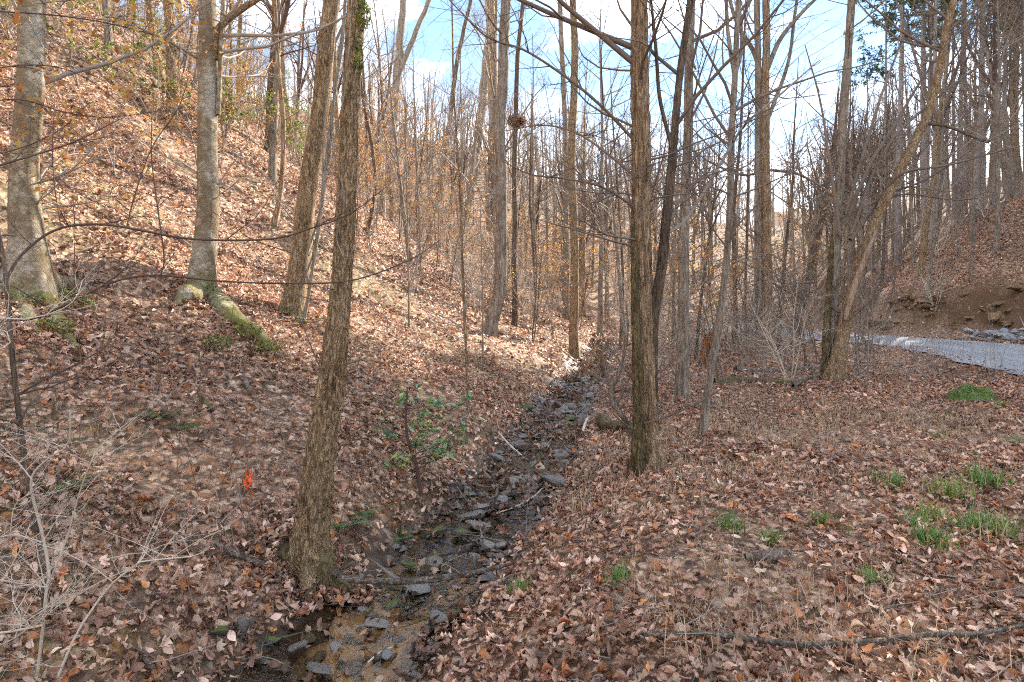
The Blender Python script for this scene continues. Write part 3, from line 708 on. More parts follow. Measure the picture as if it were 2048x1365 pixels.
def leaves_on(mb, tips, n, size, cols, rs=RS, tilt=50, lvl=-1, tpl='mid'):
    paths, _ = tips[lvl]; N = len(paths)
    i = rs.randint(0, N, n); t = rs.rand(n) * (paths.shape[1] - 1); a = np.minimum(t.astype(int), paths.shape[1] - 2); f = (t - a)[:, None]
    p = paths[i, a] * (1 - f) + paths[i, a + 1] * f + rs.normal(0, 0.02, (n, 3)) + np.array([0, 0, -size * 0.4])
    c = np.asarray(cols)[rs.randint(0, len(cols), n)] * rs.uniform(0.7, 1.3, (n, 1))
    place_leaves(mb, TPL[tpl], p, np.tile([0, 0.0, 1.0], (n, 1)), size * rs.uniform(0.6, 1.2, n), tilt, 0.5, c)
ORANGE = [(0.55, 0.24, 0.06), (0.48, 0.17, 0.05), (0.62, 0.36, 0.12), (0.45, 0.22, 0.09), (0.60, 0.42, 0.15)]
BEIGE = [(0.55, 0.36, 0.22), (0.60, 0.42, 0.28), (0.50, 0.26, 0.13)]

def main_tree(name, label, stems, mat, twig='twig', ext=5.0, limbs=9, lower=14, lower_len=(0.5, 1.6), base=None, furrow=0.05, lump=0.05, flare=0.5, flare_h=0.35, lobes=5, ffreq=9, seed=1,
              sides=30, step=0.05, extra=None, group=None, leaf=None, lower_range=(0.15, 0.95), stretch=5.0, az=None, cat='tree', bury=0.25):
    """stems: list of (photograph points, widths in pixels, depth offsets or None, material or None). The first point of the first stem stands on the ground."""
    b0 = hit(*stems[0][0][0]) if base is None else np.asarray(base, float)
    root = empty(name, b0, label, cat, group)
    crown = MB(); leafmb = MB() if leaf else None; d0 = b0[1]
    for si, st in enumerate(stems):
        pts, wd = st[0], st[1]; dep = st[2] if len(st) > 2 and st[2] is not None else None; mt = st[3] if len(st) > 3 and st[3] else mat
        d = d0
        path = pxpath(pts, d, dep); W = np.asarray(wd, float) * (path[:, 1] / FOC) * np.cos(np.arctan2(np.abs(path[:, 0]), path[:, 1])) * WSC
        if si == 0: path[0, 2] = min(path[0, 2], b0[2])
        xt = st[4] if len(st) > 4 else ext
        if xt > 0:
            dr = norm(path[-1] - path[-2]); a = path[-1]
            e1 = a + norm(dr + np.array([0, 0, 0.25])) * xt * 0.5; e2 = e1 + norm(dr * 0.6 + np.array([0, 0, 0.6])) * xt * 0.5
            path = np.vstack([path, e1, e2]); W = np.concatenate([W, [W[-1] * 0.7, W[-1] * 0.18]])
        t = MB()
        pp, R = trunk(t, path, W, sides=sides, step=step, furrow=furrow, lump=lump, flare=flare if si == 0 or st[0][0][1] > stems[0][0][0][1] - 25 else 0, flare_h=flare_h, lobes=lobes, seed=seed + si * 7, ffreq=ffreq, stretch=stretch, bury=bury)
        link('trunk' if si == 0 else 'stem', t.mesh('trunk' if si == 0 else 'stem', b0, colour=False), M[mt], root)
        sl_ = np.linalg.norm(np.diff(path, axis=0), axis=1); vis = sl_[:-2].sum() / sl_.sum() if xt > 0 else 1
        if xt > 0 and limbs: sprout(crown, pp, R, limbs if si == 0 else max(limbs // 2, 3), max(0.5, vis * 0.93), 0.99, 1.2, 3.2, LIMB, 0.04)
        if lower: 
            tp = sprout(crown, pp, R, lower if si == 0 else lower // 2, lower_range[0], lower_range[1], lower_len[0], lower_len[1], FINE, 0.012, (5, 55), az)
            if leaf: leaves_on(leafmb, tp, leaf[0], leaf[1], leaf[2])
    if extra: extra(root, b0, crown, leafmb)
    if crown.n: link('crown', crown.mesh('crown', b0, colour=False), M[twig], root)
    if leafmb is not None and leafmb.n: link('foliage', leafmb.mesh('foliage', b0), M['hanging_leaf'], root)
    return root

def px_limb(root, b0, name, pts, wd, d, dep=None, mat='twig', crown=None, n=0, ln=(0.3, 0.9), sides=8, furrow=0.03, spec=FINE, leafmb=None, leaf=None, az=None, updeg=(0, 50), lo=0.1):
    path = pxpath(pts, d, dep); W = np.asarray(wd, float) * (path[:, 1] / FOC) * np.cos(np.arctan2(np.abs(path[:, 0]), path[:, 1])) * WSC
    t = MB(); pp, R = trunk(t, path, W, sides=sides, step=0.06, furrow=furrow, lump=0.08, flare=0)
    link(name, t.mesh(name, b0, colour=False), M[mat], root)
    if crown is not None and n:
        tp = sprout(crown, pp, R, n, lo, 0.97, ln[0], ln[1], spec, 0.008, updeg, az)
        if leafmb is not None and leaf: leaves_on(leafmb, tp, leaf[0], leaf[1], leaf[2])
    return pp, R
ROOTS = []
def root_limb(root, b0, pts3, W, mat, name='root', furrow=0.06, sides=14, seed=3):
    pts3 = np.array(pts3); pts3[-1, 2] -= 0.06; ROOTS.append((pts3, np.array(W))); t = MB(); trunk(t, pts3, np.asarray(W), sides=18, step=0.035, furrow=0.1, lump=0.22, flare=0, seed=seed)
    return link(name, t.mesh(name, b0, colour=False), M[mat], root)
def ground_px(pts, lift=0.0):
    r = [hit(*p) for p in pts]; return np.array([[a[0], a[1], a[2] + lift] for a in r])
def clump(root, b0, name, cen, rad, mat, n=500, flat=0.5, size=0.03, cols=((0.16, 0.17, 0.03), (0.10, 0.12, 0.02), (0.24, 0.24, 0.05))):
    """a cushion of moss: many small fronds over a lumpy body"""
    b = MB(); p = RS.normal(0, 1, (n, 3)); p = norm(p) * np.asarray(rad) * RS.uniform(0.75, 1.05, (n, 1)); nn = norm(p / np.asarray(rad) ** 2)
    place_leaves(b, TPL['far'], p + cen, nn, size * RS.uniform(0.6, 1.3, n), 40, 0.6, np.asarray(cols)[RS.randint(0, len(cols), n)] * RS.uniform(0.6, 1.3, (n, 1)))
    return link(name, b.mesh(name, b0), M['green_leaf'], root)

# --- two grey beeches on the slope
def beech_a(root, b0, crown, lm):
    d = b0[1]
    for pts, w in ((((62, 540), (108, 552), (145, 562), (185, 585)), (60, 56, 42, 16)), (((45, 560), (40, 600), (50, 640), (95, 672)), (70, 50, 36, 14)), (((58, 560), (82, 600), (110, 640), (150, 690), (200, 722)), (60, 52, 34, 26, 12))):
        g = ground_px(pts[1:], -0.025); s = P(pts[0][0], pts[0][1], d); root_limb(root, b0, np.vstack([s, g]), np.array(w) * d / FOC, 'bark_beech', seed=len(w))
    for c in ((115, 575), (60, 600), (165, 600), (120, 660)):
        h = hit(*c); clump(root, b0, 'moss_fronds', h + np.array([0, -0.08, 0.06]), (0.20, 0.16, 0.07), 'moss', 420)
main_tree('beech_tree', 'thick pale grey beech trunk at the picture\'s left edge, sunlit on one side', [(((58, 585), (55, 480), (50, 350), (60, 180), (62, 0)), (140, 96, 78, 74, 72))], 'bark_beech', ext=6, limbs=8, lower=16, lower_len=(0.6, 1.9),
          furrow=0.012, lump=0.07, flare=0.45, flare_h=0.5, lobes=4, seed=2, sides=40, extra=beech_a, leaf=(240, 0.075, ORANGE), twig='twig_grey')
def beech_b(root, b0, crown, lm):
    d = b0[1]
    g = ground_px([(430, 625), (470, 660), (515, 690), (555, 722)], 0.03)
    root_limb(root, b0, np.vstack([P(412, 590, d), g]), np.array([50, 42, 33, 26, 12]) * d / FOC, 'bark_beech', seed=5)
    g = ground_px([(375, 612), (350, 618)], 0.02); root_limb(root, b0, np.vstack([P(390, 590, d), g]), np.array([50, 40, 12]) * d / FOC, 'bark_beech', seed=6)
    for c in ((538, 712), (500, 685), (440, 700), (410, 612)):
        h = hit(*c); clump(root, b0, 'moss_fronds', h + np.array([0, -0.05, 0.08]), (0.17, 0.15, 0.09), 'moss', 420)
    px_limb(root, b0, 'limb', ((428, 120), (432, 70), (455, 40), (490, 15), (520, -5), (560, -40)), (24, 22, 20, 18, 16, 12), d, mat='bark_brown', crown=crown, n=6)
    px_limb(root, b0, 'limb', ((436, 230), (441, 120), (447, 0), (452, -120)), (14, 13, 12, 10), d, mat='bark_beech', crown=crown, n=4)
    px_limb(root, b0, 'limb', ((395, 118), (340, 85), (260, 50), (170, 35), (90, 30)), (7, 6, 5, 4, 2), d, (0, -.3, -.6, -.9, -1.2), mat='twig_grey', crown=crown, n=22, ln=(0.3, 1.1), leafmb=lm, leaf=(90, 0.085, ORANGE))
main_tree('beech_tree', 'pale grey beech with a long mossy root running downhill and a forked brown limb', [(((402, 605), (405, 520), (412, 400), (412, 250), (414, 100), (412, 0)), (80, 66, 56, 52, 48, 46))], 'bark_beech', ext=6, limbs=8, lower=14,
          furrow=0.012, lump=0.09, flare=0.5, flare_h=0.28, lobes=3, seed=4, sides=40, extra=beech_b, leaf=(160, 0.075, ORANGE), twig='twig_grey')
# --- leaning vine-hung tree
def vines(root, b0, crown, lm):
    d = b0[1] - 0.15
    for pts, w in ((((606, 655), (622, 560), (640, 440), (652, 330), (668, 200), (684, 90), (690, 0), (694, -80)), 9), (((612, 650), (600, 590), (628, 500), (644, 380), (648, 250), (664, 120), (674, 0), (680, -80)), 5), (((598, 650), (618, 585), (612, 520), (640, 425), (660, 300), (672, 160), (690, 20)), 6)):
        px_limb(root, b0, 'vine', pts, [w] * len(pts), d, mat='vine', crown=crown, n=16, ln=(0.15, 0.6))
    for c in ((565, 655), (600, 675)):
        h = hit(*c); clump(root, b0, 'moss_fronds', h + np.array([0, -0.05, 0.05]), (0.14, 0.12, 0.06), 'moss', 260)
main_tree('leaning_tree', 'leaning brown tree with pale hanging vines, on the slope behind the foreground trunk', [(((580, 655), (592, 570), (608, 450), (626, 320), (646, 160), (666, 0)), (70, 54, 50, 46, 44, 42))], 'bark_brown', ext=6, limbs=7, lower=14,
          furrow=0.06, flare=0.45, flare_h=0.25, lobes=4, seed=9, sides=36, extra=vines)
# --- the foreground trunk by the stream
def fore_roots(root, b0, crown, lm):
    d = b0[1]
    for pts, w in ((((640, 1100), (665, 1108), (690, 1120), (712, 1140)), (48, 40, 30, 14)), (((640, 1125), (660, 1140), (680, 1162)), (50, 40, 22)), (((600, 1120), (575, 1135), (540, 1150)), (50, 36, 16)), (((620, 1130), (625, 1155), (622, 1185)), (56, 44, 22))):
        p = np.array([P(a, c, d - 0.02 * i) for i, (a, c) in enumerate(pts)])
        for q in range(1, len(p)): p[q, 2] = height(p[q, 0], p[q, 1]) + 0.05
        root_limb(root, b0, p, np.array(w) * d / FOC, 'bark_mossy', seed=len(pts) + w[0])
    for c, r in (((732, 30), (0.055, 0.06, 0.11)), ((724, 110), (0.03, 0.05, 0.16)), ((722, -30), (0.05, 0.05, 0.1))):
        clump(root, b0, 'moss_fronds', P(c[0] - 8, c[1], d - 0.02), r, 'moss', 420, size=0.022)
    px_limb(root, b0, 'vine', ((690, 520), (672, 470), (690, 400), (668, 300), (690, 180), (700, 60), (705, -40)), (3, 3, 3, 3, 3, 3, 2), d - 0.13, mat='vine', crown=crown, n=5, ln=(0.08, 0.3))
main_tree('streamside_tree', 'brown furrowed trunk standing on the near stream bank, mossy towards the top', [(((612, 1150), (618, 1080), (640, 930), (664, 780), (680, 600), (692, 400), (702, 200), (712, 0)), (96, 86, 80, 72, 56, 50, 47, 45), None, None, 2.5),
          ], 'bark_brown', ext=4, limbs=0, lower=7, lower_len=(0.25, 0.8), furrow=0.17, lump=0.06, flare=0.75, flare_h=0.17, lobes=5, seed=12, sides=72, step=0.015, ffreq=20, stretch=3, extra=fore_roots, lower_range=(0.2, 0.6))
# --- clump of stems in the middle distance
main_tree('curved_tree', 'grey brown trunk with a foot curved towards the stream, mid slope', [(((978, 668), (985, 635), (1001, 560), (1004, 430), (1001, 250), (1008, 100), (1014, 0)), (34, 34, 30, 28, 28, 27, 26))], 'bark_grey', ext=6, limbs=9, lower=22, lower_len=(0.8, 2.6), seed=15, sides=24, flare=0.4, flare_h=0.25)
main_tree('slope_tree', 'straight brown trunk just behind the curved tree', [(((980, 540), (984, 430), (986, 300), (985, 100), (980, 0)), (30, 27, 26, 26, 25))], 'bark_brown', ext=6, limbs=9, lower=20, lower_len=(1, 3), seed=16, sides=20)
main_tree('slope_tree', 'tilted grey trunk farther up the slope, crossing behind the curved tree', [(((935, 420), (955, 280), (975, 110), (988, 0)), (26, 23, 21, 20))], 'bark_grey', ext=6, limbs=9, lower=20, lower_len=(1, 3), seed=17, sides=18)
def nest_limb(root, b0, crown, lm): pass
NEST_TREE = main_tree('slender_tree', 'slender trunk carrying a squirrel nest, beside the curved tree', [(((1030, 655), (1029, 500), (1030, 300), (1035, 120), (1046, 0)), (14, 13, 12, 11, 10))], 'bark_dark', ext=5, limbs=9, lower=22, lower_len=(0.7, 2.2), seed=18, sides=14)
main_tree('paired_tree', 'nearer of two slim dark trunks beside the upper stream', [(((1147, 716), (1150, 560), (1143, 300), (1150, 120), (1146, 0)), (24, 20, 19, 18, 17))], 'bark_brown', ext=6, limbs=9, lower=24, lower_len=(0.7, 2.4), seed=21, sides=18)
main_tree('paired_tree', 'thinner farther trunk of the two beside the upper stream', [(((1133, 640), (1132, 450), (1130, 250), (1120, 0)), (16, 14, 13, 12))], 'bark_grey', ext=6, limbs=9, lower=24, lower_len=(0.8, 2.6), seed=22, sides=14)
main_tree('forked_tree', 'curving grey tree forking high on the slope, left of the blue sky', [(((778, 380), (785, 280), (795, 150), (802, 60), (808, 0)), (26, 22, 21, 19, 17)), (((797, 150), (822, 90), (842, 40), (858, 0)), (14, 13, 12, 11))], 'bark_grey', ext=6, limbs=9, lower=22, lower_len=(0.9, 3), seed=24, sides=18, twig='twig_grey')
main_tree('dark_sapling', 'thin dark trunk arching left on the slope above the bare dirt hole', [(((733, 462), (750, 385), (744, 300), (728, 210), (716, 120), (700, 0)), (11, 10, 9, 8, 7, 6))], 'bark_dark', ext=3, limbs=5, lower=14, lower_len=(0.4, 1.4), seed=25, sides=10)
main_tree('sunlit_sapling', 'thin sunlit brown trunk between the forked beech and the leaning tree', [(((548, 445), (562, 370), (566, 250), (556, 120), (550, 0)), (16, 13, 12, 11, 10))], 'bark_rust', ext=4, limbs=6, lower=18, lower_len=(0.4, 1.6), seed=26, sides=12)
main_tree('slope_tree', 'dark straight trunk uphill, just left of the thin sunlit trunk', [(((538, 300), (540, 200), (548, 100), (552, 0)), (22, 20, 18, 17))], 'bark_dark', ext=5, limbs=8, lower=18, lower_len=(0.7, 2.2), seed=27, sides=14)
main_tree('slope_tree', 'short grey trunk high on the slope between the two beeches', [(((218, 105), (216, 60), (212, 0)), (26, 22, 20))], 'bark_grey', ext=7, limbs=9, lower=16, lower_len=(0.7, 2.2), seed=28, sides=14)
main_tree('slope_tree', 'dark leaning trunk with a bend, in front of the hazy centre slope', [(((868, 420), (895, 270), (915, 120), (942, 0)), (14, 12, 11, 9))], 'bark_dark', ext=4, limbs=8, lower=24, lower_len=(0.7, 2.4), seed=29, sides=12)
# --- big shaggy tree at the right bank
def shaggy(root, b0, crown, lm):
    d = b0[1]
    for pts, w, dep in ((((1272, 285), (1205, 215), (1138, 159), (1051, 102), (979, 77), (928, 31), (880, -20)), (9, 8, 7, 6, 5, 4, 2), (0, -.1, -.2, -.3, -.3, -.4, -.5)),
                        (((1272, 355), (1215, 308), (1154, 267), (1087, 251), (1010, 262)), (8, 7, 5, 4, 2), (0, .1, .3, .5, .7)),
                        (((1270, 415), (1205, 375), (1138, 359), (1062, 349), (1000, 320)), (7, 6, 5, 4, 2), (0, -.2, -.3, -.5, -.7)),
                        (((1275, 480), (1215, 470), (1160, 440), (1110, 420)), (6, 5, 4, 2), (0, -.4, -.8, -1))):
        px_limb(root, b0, 'limb', pts, w, d, dep, mat='twig', crown=crown, n=20, ln=(0.25, 1.0))
    px_limb(root, b0, 'limb', ((1262, 872), (1250, 840), (1228, 812), (1222, 785), (1236, 750), (1250, 700), (1256, 650), (1250, 600)), (14, 15, 14, 12, 9, 7, 5, 2), d + 0.15, mat='bark_grey', crown=crown, n=14, ln=(0.3, 0.9))
    px_limb(root, b0, 'vine', ((1300, 560), (1288, 430), (1300, 330), (1286, 240), (1298, 130), (1300, 40), (1296, -40)), (3,) * 7, d - 0.16, mat='vine', crown=crown, n=5, ln=(0.1, 0.3))
    px_limb(root, b0, 'limb', ((1345, 300), (1320, 200), (1312, 100), (1300, -20)), (12, 10, 9, 7), d, mat='bark_dark', crown=crown, n=10)
    px_limb(root, b0, 'limb', ((1330, 470), (1375, 435), (1440, 330), (1490, 250), (1560, 190), (1640, 120)), (9, 9, 8, 7, 6, 3), d, (0, .2, .4, .6, .8, 1), mat='twig_grey', crown=crown, n=20)
    px_limb(root, b0, 'limb', ((1340, 440), (1362, 400), (1400, 360), (1460, 340), (1530, 345)), (8, 7, 6, 4, 2), d, (0, .2, .3, .4, .5), mat='twig', crown=crown, n=18)
main_tree('shaggy_tree', 'large shaggy barked trunk with several joined stems on the right stream bank', [
    (((1300, 940), (1296, 850), (1292, 700), (1287, 500), (1284, 300), (1280, 120), (1280, 0)), (70, 48, 42, 46, 46, 44, 42), (0, .06, .06, .03, 0, 0, 0), 'bark_rust'),
    (((1278, 938), (1276, 850), (1275, 720), (1270, 600), (1268, 450), (1272, 300)), (44, 28, 26, 22, 17, 9), (-.08, -.1, -.1, -.06, 0.02, .05), 'bark_mossy', 0),
    (((1306, 930), (1303, 800), (1306, 650), (1326, 520), (1338, 400), (1348, 280), (1362, 130), (1380, 0)), (34, 28, 26, 25, 23, 20, 18, 16), (0.05, .08, .05, 0, 0, 0, 0, 0), 'bark_dark', 3.0)],
    'bark_rust', ext=4.5, limbs=6, lower=14, lower_len=(0.3, 1.4), furrow=0.20, lump=0.05, flare=0.8, flare_h=0.18, lobes=6, seed=31, sides=56, step=0.022, ffreq=18, stretch=7, extra=shaggy)
# --- trees on the right flat
main_tree('straight_tree', 'straight olive brown trunk standing just right of the shaggy tree', [(((1365, 800), (1368, 650), (1370, 450), (1375, 250), (1382, 0)), (38, 28, 26, 24, 20))], 'bark_grey', ext=6, limbs=9, lower=24, lower_len=(0.5, 2.0), seed=34, sides=24, furrow=0.06, flare_h=0.2)
main_tree('leaning_sapling', 'slim pinkish grey tree leaning right beside the broken stump, forked high up', [(((1405, 872), (1420, 760), (1437, 660), (1450, 540), (1460, 400), (1464, 250), (1470, 140)), (22, 21, 20, 18, 17, 16, 15)), (((1470, 150), (1458, 80), (1452, 0)), (12, 10, 9)), (((1470, 150), (1484, 90), (1478, 0)), (12, 10, 9))], 'bark_grey', ext=4, limbs=7, lower=18, lower_len=(0.5, 1.8), seed=36, sides=16, flare=0.3, flare_h=0.2)
def bigj(root, b0, crown, lm):
    d = b0[1]
    for pts, w in ((((1530, 190), (1510, 110), (1475, 50), (1455, -20)), (16, 13, 11, 9)), (((1530, 150), (1560, 80), (1600, 30), (1640, -10)), (14, 12, 10, 8)), (((1535, 240), (1575, 130), (1590, 30), (1600, -40)), (12, 10, 9, 8)), (((1528, 345), (1480, 350), (1430, 330), (1380, 300)), (7, 6, 5, 2)), (((1535, 340), (1600, 350), (1680, 400), (1790, 480)), (8, 7, 6, 2)), (((1535, 560), (1590, 590), (1640, 600)), (6, 5, 2))):
        px_limb(root, b0, 'limb', pts, w, d, tuple(0.3 * i for i in range(len(pts))), mat='bark_grey', crown=crown, n=16, ln=(0.6, 2.2))
main_tree('twin_trunk_tree', 'tall twin trunk tree, grey stem fused to a rusty one, in front of the road', [(((1535, 718), (1534, 600), (1533, 450), (1531, 250), (1532, 100), (1533, 0)), (36, 26, 24, 23, 20, 18), None, 'bark_rust'), (((1520, 715), (1519, 600), (1518, 450), (1517, 300), (1516, 150), (1514, 0)), (26, 22, 20, 19, 17, 15), (0.1,) * 6, 'bark_grey')], 'bark_rust', ext=6, limbs=9, lower=24, lower_len=(0.8, 2.6), seed=38, sides=22, furrow=0.06, flare_h=0.25, extra=bigj)
def peeled(root, b0, crown, lm):
    d = b0[1]
    px_limb(root, b0, 'bare_wood', ((1690, 640), (1710, 570), (1732, 510), (1752, 462)), (10, 17, 16, 7), d - 0.16, mat='bare_wood', sides=14)
    px_limb(root, b0, 'limb', ((1856, 248), (1890, 252), (1925, 265), (1955, 278), (1978, 285)), (11, 9, 8, 8, 10), d, mat='bark_dark')
    px_limb(root, b0, 'limb', ((1978, 285), (1982, 262), (1975, 235)), (6, 4, 2), d, mat='bark_dark')
    for pts, w in ((((1700, 480), (1745, 420), (1800, 350), (1900, 330), (2010, 300), (2100, 280)), (12, 11, 9, 7, 5, 3)), (((1690, 500), (1760, 400), (1850, 360), (1960, 290), (2080, 230)), (9, 8, 7, 5, 2)), (((1690, 450), (1740, 330), (1790, 250), (1850, 150), (1920, 60), (1980, 0)), (12, 10, 9, 7, 5, 3)), (((1685, 460), (1720, 330), (1760, 200), (1800, 90), (1830, 0)), (10, 9, 8, 6, 4)), (((1700, 470), (1770, 300), (1870, 200), (1990, 110), (2090, 50)), (9, 8, 7, 5, 3)), (((1680, 470), (1660, 330), (1640, 200), (1610, 90)), (9, 8, 6, 3)), (((1690, 430), (1800, 390), (1920, 400), (2040, 380)), (7, 6, 5, 2))):
        px_limb(root, b0, 'limb', pts, w, d, tuple(RS.uniform(-.2, .35) * i for i in range(len(pts))), mat='twig', crown=crown, n=17, ln=(0.5, 1.8), az=(-0.9, 1.2), updeg=(-5, 40), lo=0.25)
main_tree('bent_tree', 'bent tree curving up to the right with a strip of peeled bark near its foot', [
    (((1668, 760), (1682, 690), (1705, 590), (1742, 470), (1795, 350), (1850, 240), (1878, 150), (1893, 60), (1912, -20)), (52, 40, 32, 28, 27, 24, 22, 20, 18), None, 'bark_brown'),
    (((1656, 755), (1665, 650), (1676, 450), (1686, 250), (1700, 50), (1704, -20)), (40, 28, 24, 23, 21, 20), (0.3,) * 6, 'bark_grey', 6),
    (((1650, 745), (1655, 640), (1662, 520), (1672, 420)), (22, 18, 14, 9), (0.1, .2, .3, .4), 'bark_mossy', 0)],
    'bark_brown', ext=5, limbs=8, lower=26, lower_len=(0.5, 1.9), seed=41, sides=26, furrow=0.06, lump=0.12, flare=0.3, flare_h=0.25, extra=peeled)
main_tree('leaning_tree', 'dark leaning trunk slanting up between the twin trunk and the bent tree', [(((1582, 690), (1605, 600), (1625, 520), (1648, 420), (1660, 340)), (26, 22, 20, 15, 10))], 'bark_dark', ext=3, limbs=8, lower=26, lower_len=(0.6, 2.0), seed=44, sides=16, leaf=(70, 0.07, BEIGE))
main_tree('slim_tree', 'slim dark trunk just left of the twin trunk tree, by the road edge', [(((1470, 690), (1470, 560), (1468, 420), (1480, 280), (1486, 150)), (13, 12, 10, 8, 6))], 'bark_dark', ext=4, limbs=8, lower=24, lower_len=(0.5, 1.8), seed=45, sides=12)
main_tree('slim_tree', 'very thin dark trunk standing against the bright gap by the road', [(((1490, 680), (1491, 560), (1495, 430), (1496, 300)), (8, 7, 6, 4))], 'bark_dark', ext=3, limbs=6, lower=20, lower_len=(0.4, 1.5), seed=46, sides=10)
main_tree('slim_tree', 'thin dark trunk leaning away behind the broken stump', [(((1392, 720), (1402, 600), (1415, 500), (1428, 400)), (9, 8, 7, 5))], 'bark_dark', ext=3, limbs=6, lower=20, lower_len=(0.4, 1.5), seed=47, sides=10)

# --- thin saplings
for pts, w, lab, sd, mt in (
    (((937, 832), (932, 700), (926, 560), (920, 380), (908, 200), (905, 60)), (8, 7, 7, 6, 5, 4), 'tall thin sapling rising from the left bank above the stream bend', 51, 'bark_brown'),
    (((818, 655), (817, 560), (815, 430), (812, 300)), (5, 5, 4, 3), 'thin straight sapling on the slope behind the green laurel', 52, 'bark_grey'),
    (((842, 560), (838, 440), (832, 300), (828, 180)), (6, 5, 5, 3), 'thin grey sapling uphill from the green laurel', 53, 'bark_grey'),
    (((966, 745), (965, 600), (962, 470)), (4, 4, 2), 'short thin sapling just below the curved tree', 54, 'bark_grey'),
    (((1072, 640), (1068, 520), (1060, 400), (1062, 260)), (6, 5, 5, 3), 'thin sapling between the nest tree and the paired trunks', 55, 'bark_dark'),
    (((1240, 700), (1246, 560), (1238, 420), (1226, 250)), (8, 7, 6, 4), 'thin dark sapling immediately left of the shaggy tree', 56, 'bark_dark'),
    (((1345, 700), (1348, 560), (1352, 430)), (8, 7, 5), 'dull grey sapling seen between the shaggy tree and the straight one', 57, 'bark_grey'),
    (((880, 500), (884, 380), (890, 250)), (5, 4, 3), 'thin sapling among orange leaves on the centre slope', 58, 'bark_grey'),
    (((1000, 610), (1018, 540), (1014, 470)), (8, 6, 4), 'crooked sapling touching the foot of the curved tree', 59, 'bark_brown'),
    (((352, 262), (356, 150), (362, 60), (362, 0)), (6, 5, 5, 4), 'thin pale sapling before the green shrub uphill', 60, 'bark_beech'),
    (((140, 130), (143, 60), (145, 0)), (8, 7, 6), 'thin pale sapling uphill beside the thick left beech', 61, 'bark_beech'),
    (((445, 250), (452, 150), (462, 50)), (7, 6, 5), 'thin pale stem behind the forked beech', 62, 'bark_beech'),
    (((1728, 690), (1722, 600), (1735, 480)), (7, 6, 4), 'thin sapling by the road between bent tree and marker post', 63, 'bark_grey')):
    main_tree('sapling', lab, [(pts, w)], mt, ext=2.0, limbs=5, lower=16, lower_len=(0.35, 1.3), seed=sd, sides=8, step=0.12, flare=0.2, flare_h=0.1, cat='sapling', group='thin bare saplings', twig='twig_grey' if sd % 2 else 'twig')

# leaves drifted against the feet of the trunks
dr = MB()
for o in [o for o in COL.objects if o.type == 'EMPTY' and o.parent is None and o.get('category') == 'tree']:
    bx, by, bz = o.location
    if by > 13: continue
    n = 150; a = RS.uniform(0, 6.28, n); rr_ = 0.20 + np.abs(RS.normal(0, 0.16, n)); x = bx + np.cos(a) * rr_; y = by + np.sin(a) * rr_
    p = np.stack([x, y, height(x, y) + np.clip(0.11 - 0.25 * (rr_ - 0.12), 0.015, 0.2) * RS.uniform(0.3, 1, n)], 1)
    ok = np.abs(x - xs(y)) > hwid(y); p = p[ok]
    place_leaves(dr, TPL['ovate'], p, np.tile([0, 0, 1.0], (len(p), 1)), RS.uniform(0.05, 0.10, len(p)), 45, 0.8)
for pts3, W in ROOTS:
    q = catmull(pts3, 60)[12:]; n = 130; c = q[RS.randint(0, len(q), n)]; rr_ = np.median(W) * 0.5 + np.abs(RS.normal(0, 0.07, n)); a = RS.uniform(0, 6.28, n)
    x = c[:, 0] + np.cos(a) * rr_; y = c[:, 1] + np.sin(a) * rr_
    place_leaves(dr, TPL['ovate'], np.stack([x, y, height(x, y) + RS.uniform(0.01, 0.07, n)], 1), np.tile([0, 0, 1.0], (n, 1)), RS.uniform(0.05, 0.10, n), 45, 0.9)
tag(link('leaf_litter', dr.mesh('leaf_litter'), M['leaf']), 'dead leaves drifted against the trunk feet', 'leaf litter', kind='stuff')

# ------------------------------------------------------------------ woods behind: each tree a copy of one of a few built trees
def build_bare(name, h, r, seed, limbs, twig, mat, lean=0.03, fork=False, lmin=0.35):
    rs = np.random.RandomState(seed); root = empty(name, (0, 0, 0))
    n = 8; t = np.linspace(0, 1, n)
    path = np.stack([np.cumsum(rs.normal(0, lean * h / n, n)), np.cumsum(rs.normal(0, lean * h / n, n)), t * h], 1)
    b = MB(); pp, R = trunk(b, path, r * 2 * (1 - t * 0.86), sides=9, step=0.35, furrow=0.04, lump=0.06, flare=0.4, flare_h=0.3, seed=seed, bury=0.8)
    c = MB()
    if fork:
        for s in (-1, 1):
            d = norm(np.array([[0.35 * s, 0.2 * rs.randn(), 1.0]])); i = int(len(pp) * 0.45)
            grow(c, pp[i][None], d, np.array([h * 0.5]), np.array([r * 0.55]), [dict(k=7, wig=0.06, up=0.06, sides=6, tip=0.2), dict(n=9, k=5, wig=0.15, sides=3, len=0.35, ang=(25, 55), slim=0.008), dict(n=5, k=4, wig=0.2, sides=3, len=0.45, slim=0.006)], rs=rs)
    sp = [dict(k=6, wig=0.12, up=0.08, sides=4, tip=0.25), dict(n=7, k=5, wig=0.16, up=0.05, sides=3, len=0.5, ang=(25, 55), slim=0.008, rmin=0.004), dict(n=7, k=3, wig=0.2, sides=3, len=0.5, ang=(25, 60), slim=0.007, rmin=0.0035)]
    tt = rs.uniform(lmin, 0.98, limbs); i = (tt * (len(pp) - 1)).astype(int); a = rs.uniform(0, 6.28, limbs); el = np.radians(rs.uniform(20, 60, limbs))
    d = np.stack([np.cos(a) * np.cos(el), np.sin(a) * np.cos(el), np.sin(el)], 1)
    ln = h * (0.30 - 0.18 * tt) * rs.uniform(0.6, 1.2, limbs)
    grow(c, pp[i], d, ln, np.minimum(R[i] * 0.6, ln * 0.014), sp, rs=rs)
    link('trunk', b.mesh('trunk', colour=False), M[mat], root); link('crown', c.mesh('crown', colour=False), M[twig], root)
    return root
